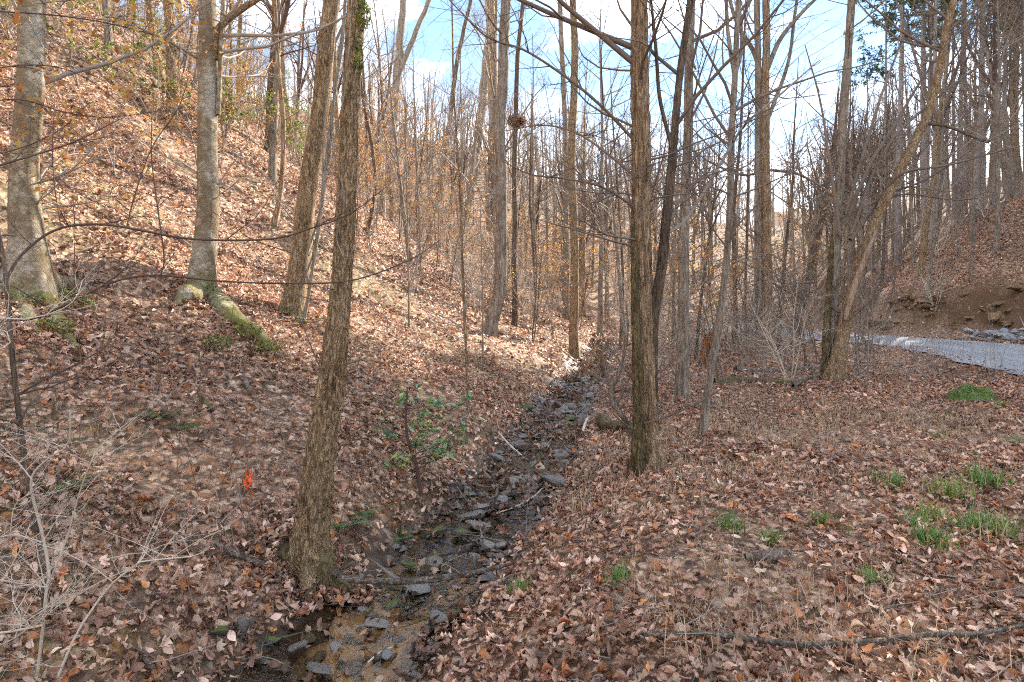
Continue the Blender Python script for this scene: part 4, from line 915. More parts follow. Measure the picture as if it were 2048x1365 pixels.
def build_sapling(name, h, seed, twig, leaf=0, cols=ORANGE, stems=3, spread=0.18, size=0.07):
    rs = np.random.RandomState(seed); root = empty(name, (0, 0, 0)); b = MB()
    d = norm(np.column_stack([rs.normal(0, spread, (stems, 2)), np.ones(stems)]))
    tp = grow(b, np.column_stack([rs.normal(0, 0.06, (stems, 2)), np.full(stems, -0.05)]), d, h * rs.uniform(0.7, 1.05, stems), np.full(stems, 0.006 + 0.004 * h), [dict(k=8, wig=0.07, up=0.04, sides=5, tip=0.2), dict(n=20, k=5, wig=0.13, up=0.02, sides=3, len=0.4, ang=(35, 75), slim=0.008, rmin=0.0028), dict(n=6, k=3, rmin=0.0025, wig=0.18, sides=3, len=0.4, ang=(25, 60), slim=0.006)], rs=rs)
    link('stem', b.mesh('stem', colour=False), M[twig], root)
    if leaf:
        l = MB(); leaves_on(l, tp, leaf, size, cols, rs, tpl='far'); link('foliage', l.mesh('foliage'), M['hanging_leaf'], root)
    return root
def build_pine(name, h, seed, lo=0.68):
    rs = np.random.RandomState(seed); root = empty(name, (0, 0, 0)); n = 7; t = np.linspace(0, 1, n)
    path = np.stack([np.cumsum(rs.normal(0, 0.06, n)), np.cumsum(rs.normal(0, 0.06, n)), t * h], 1)
    b = MB(); pp, R = trunk(b, path, 0.34 * (1 - 0.85 * t), sides=9, step=0.4, furrow=0.05, flare=0.25, flare_h=0.3, seed=seed, bury=0.8)
    nb = 46; tt = np.sort(rs.uniform(lo, 0.99, nb)); i = (tt * (len(pp) - 1)).astype(int); a = rs.uniform(0, 6.28, nb); el = np.radians(rs.uniform(-8, 25, nb) + 25 * tt)
    d = np.stack([np.cos(a) * np.cos(el), np.sin(a) * np.cos(el), np.sin(el)], 1)
    ln = h * 0.17 * (1.25 - tt) ** 0.8 * rs.uniform(0.7, 1.25, nb) + 0.3
    c = MB(); tp = grow(c, pp[i], d, ln, np.minimum(R[i] * 0.4, 0.03), [dict(k=5, wig=0.08, up=0.02, sides=3, tip=0.3), dict(n=7, k=3, wig=0.15, up=0.05, sides=3, len=0.4, ang=(25, 60), slim=0.008)], rs=rs)
    nd = 24   # dead stubs on the bare part
    tt = rs.uniform(0.12, lo, nd); i = (tt * (len(pp) - 1)).astype(int); a = rs.uniform(0, 6.28, nd)
    grow(c, pp[i], np.stack([np.cos(a), np.sin(a), rs.uniform(-.2, .3, nd)], 1), rs.uniform(0.5, 1.8, nd), np.full(nd, 0.012), [dict(k=4, wig=0.12, up=0, sides=3), dict(n=4, k=3, sides=3, len=0.4, slim=0.005)], rs=rs)
    l = MB()
    for lv, q in ((0, 1100), (1, 3300)):
        paths = tp[lv][0]; ii = rs.randint(0, len(paths), q); k = paths.shape[1]; f = rs.uniform(0.25, 1, q) * (k - 1); a0 = np.minimum(f.astype(int), k - 2); fr = (f - a0)[:, None]
        p = paths[ii, a0] * (1 - fr) + paths[ii, a0 + 1] * fr
        TV = TPL['far'][0] * np.array([0.35, 1, 1])
        place_leaves(l, (TV, None, TPL['far'][2]), p + rs.normal(0, 0.06, (q, 3)), rs.normal(0, 1, (q, 3)), rs.uniform(0.2, 0.42, q), 60, 0.3, np.array([(0.07, 0.11, 0.045), (0.09, 0.13, 0.05), (0.055, 0.09, 0.045)])[rs.randint(0, 3, q)] * rs.uniform(0.7, 1.3, (q, 1)))
    link('trunk', b.mesh('trunk', colour=False), M['bark_pine'], root); link('crown', c.mesh('crown', colour=False), M['twig_grey'], root); link('needles', l.mesh('needles'), M['needle'], root)
    return root
used = set(); PUT = []
def put(proto, pos, rz, s, label, cat, group, tilt=(0, 0)):
    if proto.name not in used:
        used.add(proto.name); o = proto; o.location = pos; o.rotation_euler = (tilt[0], tilt[1], rz); o.scale = (s, s, s) if not hasattr(s, '__len__') else s
    else: o = copy_tree(proto, pos, rz, s, tilt=tilt)
    PUT.append((o, label, cat, group)); return tag(o, label, cat, group)
def spots(n, xr, yr, ok, gap, tries=4000, rs=RS):
    out = []
    X = rs.uniform(*xr, tries); Y = rs.uniform(*yr, tries); K = ok(X, Y)
    for x, y in zip(X[K], Y[K]):
        if all((x - a) ** 2 + (y - b) ** 2 > gap * gap for a, b in out): out.append((x, y))
        if len(out) == n: break
    return np.array(out)
def ontop(pts): return np.column_stack([pts, height(pts[:, 0], pts[:, 1])])

BARE = [build_bare('bare_tree', 15, 0.13, 101, 26, 'twig_grey', 'bark_grey'), build_bare('bare_tree', 17, 0.16, 102, 22, 'twig', 'bark_brown', fork=True),
        build_bare('bare_tree', 13, 0.10, 103, 30, 'twig_grey', 'bark_dark', lmin=0.2), build_bare('bare_tree', 16, 0.20, 104, 22, 'twig_red', 'bark_grey', lean=0.06, fork=True)]
PINE = [build_pine('pine_tree', 23, 201), build_pine('pine_tree', 25, 202, 0.70), build_pine('pine_tree', 21, 203, 0.62)]
SAP = [build_sapling('bare_sapling', 4.2, 301, 'twig_grey'), build_sapling('bare_sapling', 5.5, 302, 'twig', stems=2), build_sapling('bare_sapling', 3.2, 303, 'twig_pale', stems=5, spread=0.3)]
LSAP = [build_sapling('beech_sapling', 4.0, 311, 'twig_grey', 700, ORANGE), build_sapling('beech_sapling', 5.0, 312, 'twig', 900, ORANGE, stems=2), build_sapling('beech_sapling', 3.0, 313, 'twig_grey', 420, BEIGE)]
rt = np.random.RandomState(77)
def far_from_road(x, y, m): return np.abs(road_dist(x, y)) > m
# pines on the hill beyond the road
K = spots(70, (9, 62), (20, 74), lambda x, y: (road_dist(x, y) > 6.5) & ((0.766 * x - 0.643 * y) > -8.0) & (x < 0.95 * y + 12) & (x > 0.56 * y - 2.5) & ((y > 34) | (x > 0.86 * y)), 2.3, rs=rt)
for (x, y, z) in ontop(K):
    k = rt.randint(3)
    put(PINE[k], (x, y, z - 0.1), rt.uniform(0, 6.28), rt.uniform(0.85, 1.18), 'tall straight pine in the stand on the hill beyond the road', 'pine tree', 'pines on the hill beyond the road', (rt.normal(0, 0.02), rt.normal(0, 0.02)))
# bare trees on that hill
K = spots(66, (9, 50), (23, 62), lambda x, y: (road_dist(x, y) > 5.8) & (x < 0.9 * y + 2) & (x > 0.36 * y), 1.8, rs=rt)
for (x, y, z) in ontop(K):
    put(BARE[rt.randint(4)], (x, y, z - 0.1), rt.uniform(0, 6.28), rt.uniform(0.6, 1.0), 'slender bare tree among the pines on the hill beyond the road', 'tree', 'bare trees on the hill beyond the road', (rt.normal(0, 0.05), rt.normal(0, 0.05)))
K = spots(70, (8, 40), (23, 46), lambda x, y: (road_dist(x, y) > 5.6) & (x < 0.9 * y + 2) & (x > 0.33 * y), 1.2, rs=rt)
for (x, y, z) in ontop(K):
    put(SAP[rt.randint(3)], (x, y, z - 0.05), rt.uniform(0, 6.28), rt.uniform(0.5, 1.0), 'thin leafless sapling on the slope above the road cut', 'sapling', 'saplings above the road cut', (rt.normal(0, 0.1), rt.normal(0, 0.1)))
# woods in the valley beyond the stream and road
K = spots(58, (-9, 24), (21, 62), lambda x, y: far_from_road(x, y, 3.6) & (x < 0.50 * y) & (x > -0.30 * y), 1.9, rs=rt)
for (x, y, z) in ontop(K):
    put(BARE[rt.randint(4)], (x, y, z - 0.1), rt.uniform(0, 6.28), rt.uniform(0.6, 1.05), 'slender bare tree in the hazy valley behind the stream', 'tree', 'bare trees in the valley behind the stream', (rt.normal(0, 0.05), rt.normal(0, 0.05)))
K = spots(130, (-8, 18), (15, 44), lambda x, y: far_from_road(x, y, 3.2) & (x < 0.50 * y) & (x > -0.26 * y) & (np.abs(x - xs(y)) > 1.1), 1.0, rs=rt)
for q, (x, y, z) in enumerate(ontop(K)):
    if q % 2: put(LSAP[rt.randint(3)], (x, y, z - 0.05), rt.uniform(0, 6.28), rt.uniform(0.6, 1.15), 'young beech holding orange leaves in the hazy centre woods', 'sapling', 'orange leaved young beeches in the centre woods')
    else: put(SAP[rt.randint(3)], (x, y, z - 0.05), rt.uniform(0, 6.28), rt.uniform(0.6, 1.1), 'thin leafless sapling in the centre woods', 'sapling', 'bare saplings in the centre woods')
K = spots(34, (8, 40), (32, 66), lambda x, y: far_from_road(x, y, 3.4) & (x < 0.62 * y) & (x > 0.26 * y), 1.6, rs=rt)
for (x, y, z) in ontop(K):
    put(BARE[rt.randint(4)], (x, y, z - 0.1), rt.uniform(0, 6.28), rt.uniform(0.6, 1.0), 'slender bare tree in the hazy valley behind the stream', 'tree', 'bare trees in the valley behind the stream', (rt.normal(0, 0.07), rt.normal(0, 0.07)))
# trees and saplings up the left slope
K = spots(48, (-34, 2), (13, 44), lambda x, y: (x - xs(y) < -7.5 - 0.1 * y) & (x > -0.86 * y - 1), 1.9, rs=rt)
for (x, y, z) in ontop(K):
    put(BARE[rt.randint(4)], (x, y, z - 0.1), rt.uniform(0, 6.28), rt.uniform(0.5, 0.95), 'slim bare tree high on the left slope', 'tree', 'bare trees high on the left slope', (rt.normal(0, 0.07), rt.normal(0, 0.07)))
K = spots(100, (-26, 2), (11, 34), lambda x, y: (x - xs(y) < -6.5 - 0.12 * y) & (x > -0.86 * y - 1), 1.2, rs=rt)
for q, (x, y, z) in enumerate(ontop(K)):
    if q % 2: put(LSAP[rt.randint(3)], (x, y, z - 0.05), rt.uniform(0, 6.28), rt.uniform(0.5, 0.95), 'young beech with orange leaves on the sunlit left slope', 'sapling', 'orange leaved young beeches on the left slope', (rt.normal(0, 0.12), rt.normal(0, 0.12)))
    else: put(SAP[rt.randint(3)], (x, y, z - 0.05), rt.uniform(0, 6.28), rt.uniform(0.4, 0.85), 'thin leafless sapling on the sunlit left slope', 'sapling', 'bare saplings on the left slope', (rt.normal(0, 0.12), rt.normal(0, 0.12)))
K = spots(36, (1.5, 11), (12.5, 24), lambda x, y: (road_dist(x, y) < -3.4) & (x > xs(y) + 1.0) & (x < 0.60 * y), 0.9, rs=rt)
for (x, y, z) in ontop(K):
    put(SAP[rt.randint(3)], (x, y, z - 0.05), rt.uniform(0, 6.28), rt.uniform(0.4, 0.8), 'thin leafless sapling among the trees before the road', 'sapling', 'bare saplings before the road', (rt.normal(0, 0.1), rt.normal(0, 0.1)))
for px, py, lab in ((1500, 700, 'small pale leaved beech sapling in front of the slim trunks'), (1595, 690, 'small pale leaved beech sapling between twin trunk and bent tree'), (1350, 690, 'small pale leaved beech sapling behind the straight tree')):
    p = hit(px, py); put(LSAP[2], p, rt.uniform(0, 6), 0.55, lab, 'sapling', 'pale leaved beech saplings by the road')

# the far wooded ridge reads as one mass
N = 520
X = rt.uniform(-60, 75, N * 3); Y = rt.uniform(48, 125, N * 3); m = (X < 0.75 * Y) & (X > -0.8 * Y); X, Y = X[m][:N], Y[m][:N]; N = len(X)
b = MB(); Z = height(X, Y)
grow(b, np.column_stack([X, Y, Z - 0.3]), norm(np.column_stack([rt.normal(0, 0.06, (N, 2)), np.ones(N)])), rt.uniform(9, 16, N), rt.uniform(0.09, 0.2, N),
     [dict(k=5, wig=0.03, up=0.03, sides=4, tip=0.15), dict(n=13, k=4, wig=0.14, up=0.12, sides=3, len=0.32, ang=(25, 60), slim=0.012), dict(n=4, k=3, wig=0.2, sides=3, len=0.5, ang=(25, 60), slim=0.011)], rs=rt)
tag(link('distant_woods', b.mesh('distant_woods', colour=False), M['twig_grey']), 'leafless woods covering the far ridge', 'woods', kind='stuff')
N = 150; X = rt.uniform(-45, 40, N * 2); Y = rt.uniform(46, 110, N * 2); m = (X < 0.5 * Y) & (X > -0.5 * Y); X, Y = X[m][:N], Y[m][:N]; Z = height(X, Y); N = len(X)
l = MB()
for q in range(N):
    n = 90; p = np.column_stack([rt.normal(0, 1.1, (n, 2)), rt.uniform(0.6, 5.0, n)]) + [X[q], Y[q], Z[q]]
    c = np.array(ORANGE)[rt.randint(0, 5, n)] if q % 4 else np.array([(0.07, 0.10, 0.04)]).repeat(n, 0)
    place_leaves(l, TPL['far'], p, rt.normal(0, 1, (n, 3)), rt.uniform(0.18, 0.35, n), 40, 0.4, c * rt.uniform(0.7, 1.3, (n, 1)), rs=rt)
tag(link('distant_foliage', l.mesh('distant_foliage'), M['hanging_leaf']), 'russet leaves of the undergrowth on the far ridge', 'foliage', kind='stuff')

# ------------------------------------------------------------------ evergreen shrubs
GREENS = [(0.27, 0.30, 0.06), (0.18, 0.23, 0.05), (0.36, 0.37, 0.09), (0.14, 0.19, 0.05)]
def shrub(name, label, pos, h, wdt, n, size, cols, seed, twig='twig', tpl='far', stems=6, group=None):
    rs = np.random.RandomState(seed); root = empty(name, pos, label, 'shrub', group); b = MB()
    d = norm(np.column_stack([rs.normal(0, wdt, (stems, 2)), np.ones(stems)]))
    tp = grow(b, np.zeros((stems, 3)) + [0, 0, -0.05], d, h * rs.uniform(0.6, 1.0, stems), np.full(stems, 0.012), [dict(k=6, wig=0.16, up=0.02, sides=4), dict(n=6, k=4, wig=0.2, sides=3, len=0.5, ang=(30, 70)), dict(n=4, k=3, wig=0.2, sides=3, len=0.5)], rs=rs)
    link('stem', b.mesh('stem', colour=False), M[twig], root)
    l = MB(); leaves_on(l, tp, n, size, cols, rs, tpl=tpl); leaves_on(l, tp, n // 3, size, cols, rs, lvl=1, tpl=tpl)
    link('foliage', l.mesh('foliage'), M['green_leaf'], root)
    return root
for (px, py, h, n, lab, sd) in ((350, 215, 3.0, 2600, 'sunlit yellow green evergreen shrub left of the forked beech', 1), (265, 70, 2.6, 1800, 'evergreen shrub near the top of the slope by the short grey trunk', 2), (480, 215, 2.6, 1800, 'evergreen shrub right behind the forked beech', 3), (395, 230, 1.6, 1100, 'low evergreen shrub at the foot of the larger one uphill', 4), (600, 300, 2.0, 1200, 'evergreen shrub behind the leaning vine hung tree', 5), (20, 60, 2.5, 1400, 'evergreen shrub uphill at the extreme left edge', 6), (690, 300, 2.2, 1100, 'evergreen shrub on the slope just right of the mossy trunk top', 7)):
    shrub('evergreen_shrub', lab, hit(px, py + 25), h, 0.6, int(n * 0.7), 0.10, GREENS, 500 + sd, stems=8, group='evergreen shrubs up the slope')

# the small green laurel above the stream, with single leaves
pb = hit(843, 990); root = empty('laurel_sapling', pb, 'small green leaved laurel sapling on the left bank above the stream', 'sapling')
b = MB(); lf = []
t = MB(); pp, R = trunk(t, np.vstack([pb, P(832, 930, pb[1]), P(818, 890, pb[1]), P(812, 840, pb[1]), P(815, 775, pb[1])]), np.array([9, 7, 6, 5, 3]) * pb[1] / FOC, sides=7, step=0.05, flare=0)
link('stem', t.mesh('stem', pb, colour=False), M['twig_red'], root)
tp = sprout(b, pp, R, 18, 0.25, 0.98, 0.3, 0.75, [dict(k=5, wig=0.1, up=0.05, sides=4), dict(n=4, k=3, sides=3, len=0.45, ang=(25, 55), slim=0.006)], 0.006, (-10, 35))
link('crown', b.mesh('crown', pb, colour=False), M['twig_red'], root)
LG = [(0.18, 0.30, 0.13), (0.24, 0.36, 0.18), (0.32, 0.37, 0.09), (0.20, 0.33, 0.20), (0.40, 0.43, 0.13)]
lsh = []
for q in range(12):
    l = MB(); place_leaves(l, TPL['narrow'], np.zeros((1, 3)), np.array([[0, 0, 1.0]]), np.array([1.0]), 5, 0.35, np.array([LG[q % 5]])); me = l.mesh('leaf'); me.materials.append(M['green_leaf']); lsh.append(me)
n = 0
for lv, m in ((0, 70), (1, 210)):
    paths = tp[lv][0]
    for q in range(m):
        a = paths[RS.randint(len(paths))]; k = RS.uniform(0.45, 1) * (len(a) - 1); i0 = min(int(k), len(a) - 2); p = a[i0] + (a[i0 + 1] - a[i0]) * (k - i0) + RS.normal(0, 0.012, 3)
        o = link('leaf', lsh[n % 12], None, root, p - pb); s = RS.uniform(0.065, 0.115); o.scale = (s, s, s); o.rotation_euler = (RS.normal(-0.1, 0.4), RS.normal(0, 0.4), RS.uniform(0, 6.28)); n += 1

# ------------------------------------------------------------------ stones
import bmesh
def stone_mesh(seed, flat=0.5, n=13, elong=1.3, rough=0.0):
    rs = np.random.RandomState(seed); bm = bmesh.new()
    p = norm(rs.normal(0, 1, (n, 3))) * rs.uniform(0.75, 1.0, (n, 1)) * [0.5 * elong, 0.5, 0.5 * flat]
    for v in p: bm.verts.new(v)
    r = bmesh.ops.convex_hull(bm, input=bm.verts[:])
    bmesh.ops.delete(bm, geom=list({g for g in r['geom_interior'] + r['geom_unused'] if isinstance(g, bmesh.types.BMVert)}), context='VERTS')
    bmesh.ops.bevel(bm, geom=bm.edges[:], offset=0.07, segments=2, affect='EDGES', profile=0.6)
    me = bpy.data.meshes.new('stone'); bm.to_mesh(me); bm.free()
    return me
ST = {}
for mt, nn, fl in (('stone_wet', 10, 0.5), ('stone_dry', 6, 0.5), ('stone_moss', 5, 0.5), ('riprap', 8, 0.7)):
    ST[mt] = []
    for q in range(nn):
        me = stone_mesh(900 + q + len(mt) * 10, fl * (0.7 + 0.5 * (q % 3) / 2), 12 + q % 4, 1.1 + 0.35 * (q % 2)); me.materials.append(M[mt]); ST[mt].append(me)
def put_stone(name, mt, pos, s, parent=None, tilt=0.25, rs=RS, squash=1.0):
    o = link(name, ST[mt][rs.randint(len(ST[mt]))], None, parent, pos); o.scale = (s, s, s * squash)
    o.rotation_euler = (rs.normal(0, tilt), rs.normal(0, tilt), rs.uniform(0, 6.28)); return o
rst = np.random.RandomState(5)
n = 0
while n < 290:
    y = 3.0 + 12.0 * rst.rand() ** 0.9; uu = rst.normal(0, 0.62) * hwid(y)
    if abs(uu) > hwid(y) * 1.15: continue
    x = xs(y) + uu
    if y < 4.2 and abs(uu) < 0.3 and rst.rand() < 0.9: continue
    s = (0.07 + 0.2 * rst.rand() ** 2) * (1.0 + 0.03 * y) * (0.8 if y < 5 else 1)
    put_stone('stone', 'stone_wet' if rst.rand() < 0.88 else ('stone_dry' if rst.rand() < 0.6 else 'stone_moss'), (x, y, max(float(height(x, y)), zwat(y) - 0.05) + s * rst.uniform(0.02, 0.16)), s, BED, 0.3, rst); n += 1
b = MB()   # pebbles too small to count
x = []; 
yv = 2.6 + 12.4 * rst.rand(7500) ** 0.8; xv = xs(yv) + rst.normal(0, 0.6, 7500) * hwid(yv); k = (np.abs(xv - xs(yv)) < hwid(yv) * 1.2) & ((yv > 4.4) | (rst.rand(len(yv)) < 0.3)); xv, yv = xv[k], yv[k]
zv = np.maximum(height(xv, yv), zwat(yv) - 0.07)
octa = np.array([(1, 0, 0), (0, 1, 0), (-1, 0, 0), (0, -1, 0), (0, 0, 0.5), (0, 0, -0.5)]) * 0.5; of = np.array([(0, 1, 4), (1, 2, 4), (2, 3, 4), (3, 0, 4), (1, 0, 5), (2, 1, 5), (3, 2, 5), (0, 3, 5)])
S = (0.018 + 0.085 * rst.rand(len(xv)) ** 2) * (1 + 0.05 * yv); a = rst.uniform(0, 6.28, len(xv))
Vp = octa[None] * S[:, None, None] * rst.uniform(0.7, 1.3, (len(xv), 6, 1)); ca, sa = np.cos(a)[:, None], np.sin(a)[:, None]
Vp = np.stack([Vp[..., 0] * ca - Vp[..., 1] * sa, Vp[..., 0] * sa + Vp[..., 1] * ca, Vp[..., 2]], -1) + np.stack([xv, yv, zv + 0.01], 1)[:, None]
b.add(Vp.reshape(-1, 3), T=((np.arange(len(xv)) * 6)[:, None, None] + of[None]).reshape(-1, 3))
tag(link('pebbles', b.mesh('pebbles', smooth=False, colour=False), M['stone_wet'], BED), kind='stuff')
def on_stream(px, py):
    D = np.arange(2.0, 30, 0.02); Z = CAM[2] + (HOR - py) / FOC * D; i = np.argmax(Z < zwat(D)); d = D[i]; return np.array([(px - 1024) / FOC * d, d, zwat(d)])
for (px, py, wpx, mt, sq, lab) in ((876, 1066, 40, 'stone_moss', 1.0, 'bright green mossy stone, smaller of the two side by side midstream'), (921, 1072, 50, 'stone_moss', 0.9, 'long low mossy green stone midstream, right of the rounder one'),
        (972, 1100, 38, 'stone_dry', 1.3, 'blue grey block of stone at the edge of the brown pool'), (1002, 1098, 30, 'stone_dry', 1.2, 'rounded brown grey stone touching the blue grey block'),
        (752, 1258, 56, 'stone_dry', 0.8, 'flat grey stone alone in the middle of the sandy pool'), (724, 1226, 30, 'stone_dry', 0.9, 'small pale grey stone just below the lichen stick'), (785, 1215, 50, 'stone_moss', 1.0, 'greenish stone under the lichen covered stick'),
        (770, 1318, 34, 'stone_dry', 0.9, 'small dark grey stone low in the sandy pool'), (672, 1298, 40, 'stone_dry', 0.8, 'grey stone at the left side of the sandy pool'), (870, 1248, 44, 'stone_wet', 1.5, 'upright dark stone at the pool\'s right edge'),
        (492, 1272, 52, 'stone_wet', 1.9, 'brown angular stone standing upright on the left bank'), (438, 1278, 44, 'stone_moss', 1.3, 'mossy topped stone beside the brown angular one'), (545, 1288, 36, 'stone_moss', 1.2, 'mossy rounded stone between the bank and the sandy pool'),
        (596, 1298, 48, 'stone_wet', 1.0, 'dark wet stone at the pool edge below the mossy rounded one'), (960, 1020, 52, 'stone_dry', 0.7, 'broad flat grey brown stone where the stream narrows'), (1140, 838, 40, 'stone_moss', 0.6, 'flat green mossy stone far up the stream'),
        (820, 1135, 44, 'stone_moss', 0.8, 'olive mossy stone at the stream edge near the trunk'), (1065, 1078, 44, 'stone_moss', 0.7, 'dull green flat stone at the right edge of the stream'), (640, 1345, 60, 'stone_wet', 0.9, 'large dark stone at the bottom of the sandy pool'), (840, 1180, 60, 'stone_dry', 0.6, 'long pale grey stone lying behind the lichen stick')):
    p = on_stream(px, py) if px > 560 else hit(px, py); s = wpx / FOC * p[1]
    tag(put_stone('mossy_stone' if mt == 'stone_moss' else 'stream_stone', mt, (p[0], p[1], p[2] + s * 0.16 * sq), s, None, 0.12, rst, sq), lab, 'stone', 'marked stones of the stream')

# rubble bank beyond the road
rb_ = empty('rubble_bank', (19.5, 21.5, ROAD_Z), 'pale grey broken stone heaped along the far road edge', 'stone bank')
n = 0
while n < 290:
    y = rst.uniform(15.5, 23.5); x = rst.uniform(14, 23); s = float(road_dist(np.array([x]), np.array([y]))[0])
    lim = 2.85 + 2.6 * (1 - sstep(18.0, 23.5, np.array(y)))
    if s < 2.75 or s > lim: continue
    z = max(float(height(x, y)), ROAD_Z + 0.5 * (s - 2.7)) + rst.uniform(-0.02, 0.2)
    o = put_stone('stone', 'riprap', (x - 19.5, y - 21.5, z - ROAD_Z), rst.uniform(0.2, 0.42), rb_, 0.5, rst); n += 1
# ledges of the road cut
K = 0; LEDGE = []
for q in range(6):
    me = stone_mesh(700 + q, 0.5, 14, 1.7); me.materials.append(M['ledge']); LEDGE.append(me)
for q in range(1500):
    y = rst.uniform(15, 29); x = rst.uniform(14, 27); s = float(road_dist(np.array([x]), np.array([y]))[0])
    if not (4.7 < s < 6.4): continue
    o = put_stone('ledge_rock', 'stone_wet', (x, y, float(height(x, y)) - 0.12), rst.uniform(0.3, 0.85), GROUND, 0.25, rst, 0.9); K += 1
    o.data = LEDGE[K % 6]
    if K > 130: break

# ------------------------------------------------------------------ fallen wood
def stick(name, label, pts, w, mat, d=None, lift=0.03, n=6, cat='stick', ln=(0.1, 0.35), sides=12, furrow=0.16, lump=0.3, use_water=False, bury=0):
    P3 = np.array([(on_stream(*p) if use_water else hit(*p)) for p in pts]); P3[:, 2] = np.maximum(P3[:, 2], height(P3[:, 0], P3[:, 1])) + lift
    W = np.asarray(w, float) * P3[:, 1] / FOC; b0 = P3[len(P3) // 2]
    root = empty(name, b0, label, cat); t = MB(); pp, R = trunk(t, P3, W, sides=sides, step=0.03, furrow=furrow, lump=lump, flare=0)
    link('shaft', t.mesh('shaft', b0, colour=False), M[mat], root)
    if n:
        
        for q in range(n):
            c = MB(); sprout(c, pp, R, 1, 0.05, 0.98, ln[0], ln[1], [dict(k=5, wig=0.25, sides=4)], 0.006, (-5, 40)); link('twig', c.mesh('twig', b0, colour=False), M['twig_grey'], root)
    return root
stick('fallen_branch', 'lichen covered branch lying across the stream in front of the trunk', ((640, 1186), (700, 1196), (760, 1200), (830, 1200), (900, 1192), (960, 1180), (1025, 1168)), (9, 12, 13, 13, 12, 10, 6), 'stick', lift=0.12, use_water=True)
stick('fallen_branch', 'grey branch lying from the leaf bank down to the trunk foot', ((428, 1098), (470, 1125), (510, 1150), (550, 1172), (592, 1196)), (8, 12, 12, 12, 6), 'stick', lift=0.05)
stick('fallen_branch', 'long lichen covered stick across the right foreground', ((1288, 1300), (1400, 1300), (1500, 1302), (1620, 1305), (1740, 1306), (1860, 1296), (1950, 1288), (2060, 1276)), (10, 12, 11, 12, 12, 11, 10, 9), 'stick', lift=0.05, n=4)
stick('fallen_branch', 'dark broken branch leaning into the pool below the trunk', ((705, 1160), (670, 1178), (640, 1192), (612, 1222)), (10, 11, 9, 6), 'bark_dark', lift=0.09, n=5)
stick('fallen_branch', 'short pale stick cut by the bottom edge, left', ((272, 1322), (285, 1345), (305, 1375)), (9, 11, 11), 'stick', lift=0.04, n=1)
stick('fallen_branch', 'grey stick at the bottom edge beside the pool', ((480, 1345), (530, 1352), (580, 1368)), (8, 12, 11), 'stick', lift=0.05, n=2)
stick('fallen_branch', 'thin pale stick slanting over the left stream bank by the bend', ((998, 878), (1020, 900), (1040, 918), (1058, 932)), (4, 5, 4, 3), 'twig_pale', lift=0.05, n=5)
stick('fallen_branch', 'pale stick standing in the stones of the upper stream', ((1165, 880), (1168, 868), (1176, 850)), (6, 6, 4), 'twig_pale', lift=0.10, n=3)
stick('fallen_branch', 'curved pale twig over the stream right of the mossy stones', ((990, 1052), (1030, 1035), (1065, 1015), (1085, 995)), (3, 3, 3, 2), 'twig_pale', lift=0.10, n=4)
stick('fallen_branch', 'thin pale stick lying beside the pool centre bottom', ((735, 1365), (760, 1345), (785, 1335)), (4, 4, 3), 'twig_pale', lift=0.09, n=1)
stick('mossy_log', 'short yellow green mossy log beside the shaggy tree\'s foot', ((1200, 852), (1215, 865), (1238, 872), (1265, 876)), (26, 28, 22, 16), 'log_moss', lift=0.10, n=2, cat='log', sides=16)
stick('mossy_log', 'long mossy fallen log on the flat between stump and bent tree', ((1425, 772), (1480, 770), (1540, 772), (1600, 778)), (22, 24, 22, 14), 'log_moss', lift=0.04, n=6, cat='log', sides=16, ln=(0.2, 0.6))
stick('weathered_log', 'pale weathered log lying just behind the long mossy one', ((1470, 748), (1530, 746), (1590, 747), (1650, 744)), (16, 18, 16, 10), 'log_grey', lift=0.04, n=6, cat='log', sides=14, ln=(0.2, 0.7))
stick('fallen_branch', 'dead branch leaning against the bent tree\'s foot', ((1585, 790), (1612, 778), (1640, 762)), (8, 8, 5), 'stick', lift=0.15, n=5)
stick('weathered_log', 'small rotten log lying in the leaves of the right foreground', ((1490, 1136), (1515, 1136), (1545, 1133), (1572, 1126)), (14, 22, 24, 16), 'log_grey', lift=0.05, n=0, cat='log', sides=16)
stick('fallen_branch', 'pale fallen pole on the slope beside the paired trunks', ((1088, 588), (1105, 605), (1128, 630)), (8, 8, 7), 'log_grey', lift=0.06, n=2)
stick('fallen_branch', 'short mossy branch piece on the slope below the forked beech', ((398, 800), (410, 815), (425, 830)), (9, 11, 10), 'log_moss', lift=0.04, n=0)
stick('fallen_branch', 'pale bark piece on the slope left of the foreground trunk', ((482, 752), (492, 770), (500, 790)), (8, 10, 8), 'log_grey', lift=0.05, n=0)

# broken stump
pb = hit(1412, 738); b0 = pb; root = empty('broken_stump', pb, 'jagged rust coloured broken stump beside the slim leaning tree', 'stump')
t = MB(); pp, R = trunk(t, pb + np.array([[0, 0, 0], [0.02, 0, 0.35], [0.05, 0, 0.62], [0.07, 0, 0.72]]), np.array([0.36, 0.30, 0.26, 0.22]), sides=28, step=0.03, furrow=0.16, flare=0.3, flare_h=0.12, seed=8)
link('trunk', t.mesh('trunk', b0, colour=False), M['rotten'], root)
for q in range(9):
    a = q / 9 * 6.28; c = pb + [0.07 + 0.09 * math.cos(a), 0.09 * math.sin(a), 0.66]; t = MB(); hh = RS.uniform(0.08, 0.30)
    trunk(t, np.array([c - [0, 0, 0.1], c + [0.01, 0, hh * 0.5], c + [0.02, 0, hh]]), np.array([0.09, 0.07, 0.01]), sides=8, step=0.03, furrow=0.2, flare=0, seed=q); link('splinter', t.mesh('splinter', b0, colour=False), M['rotten'], root)

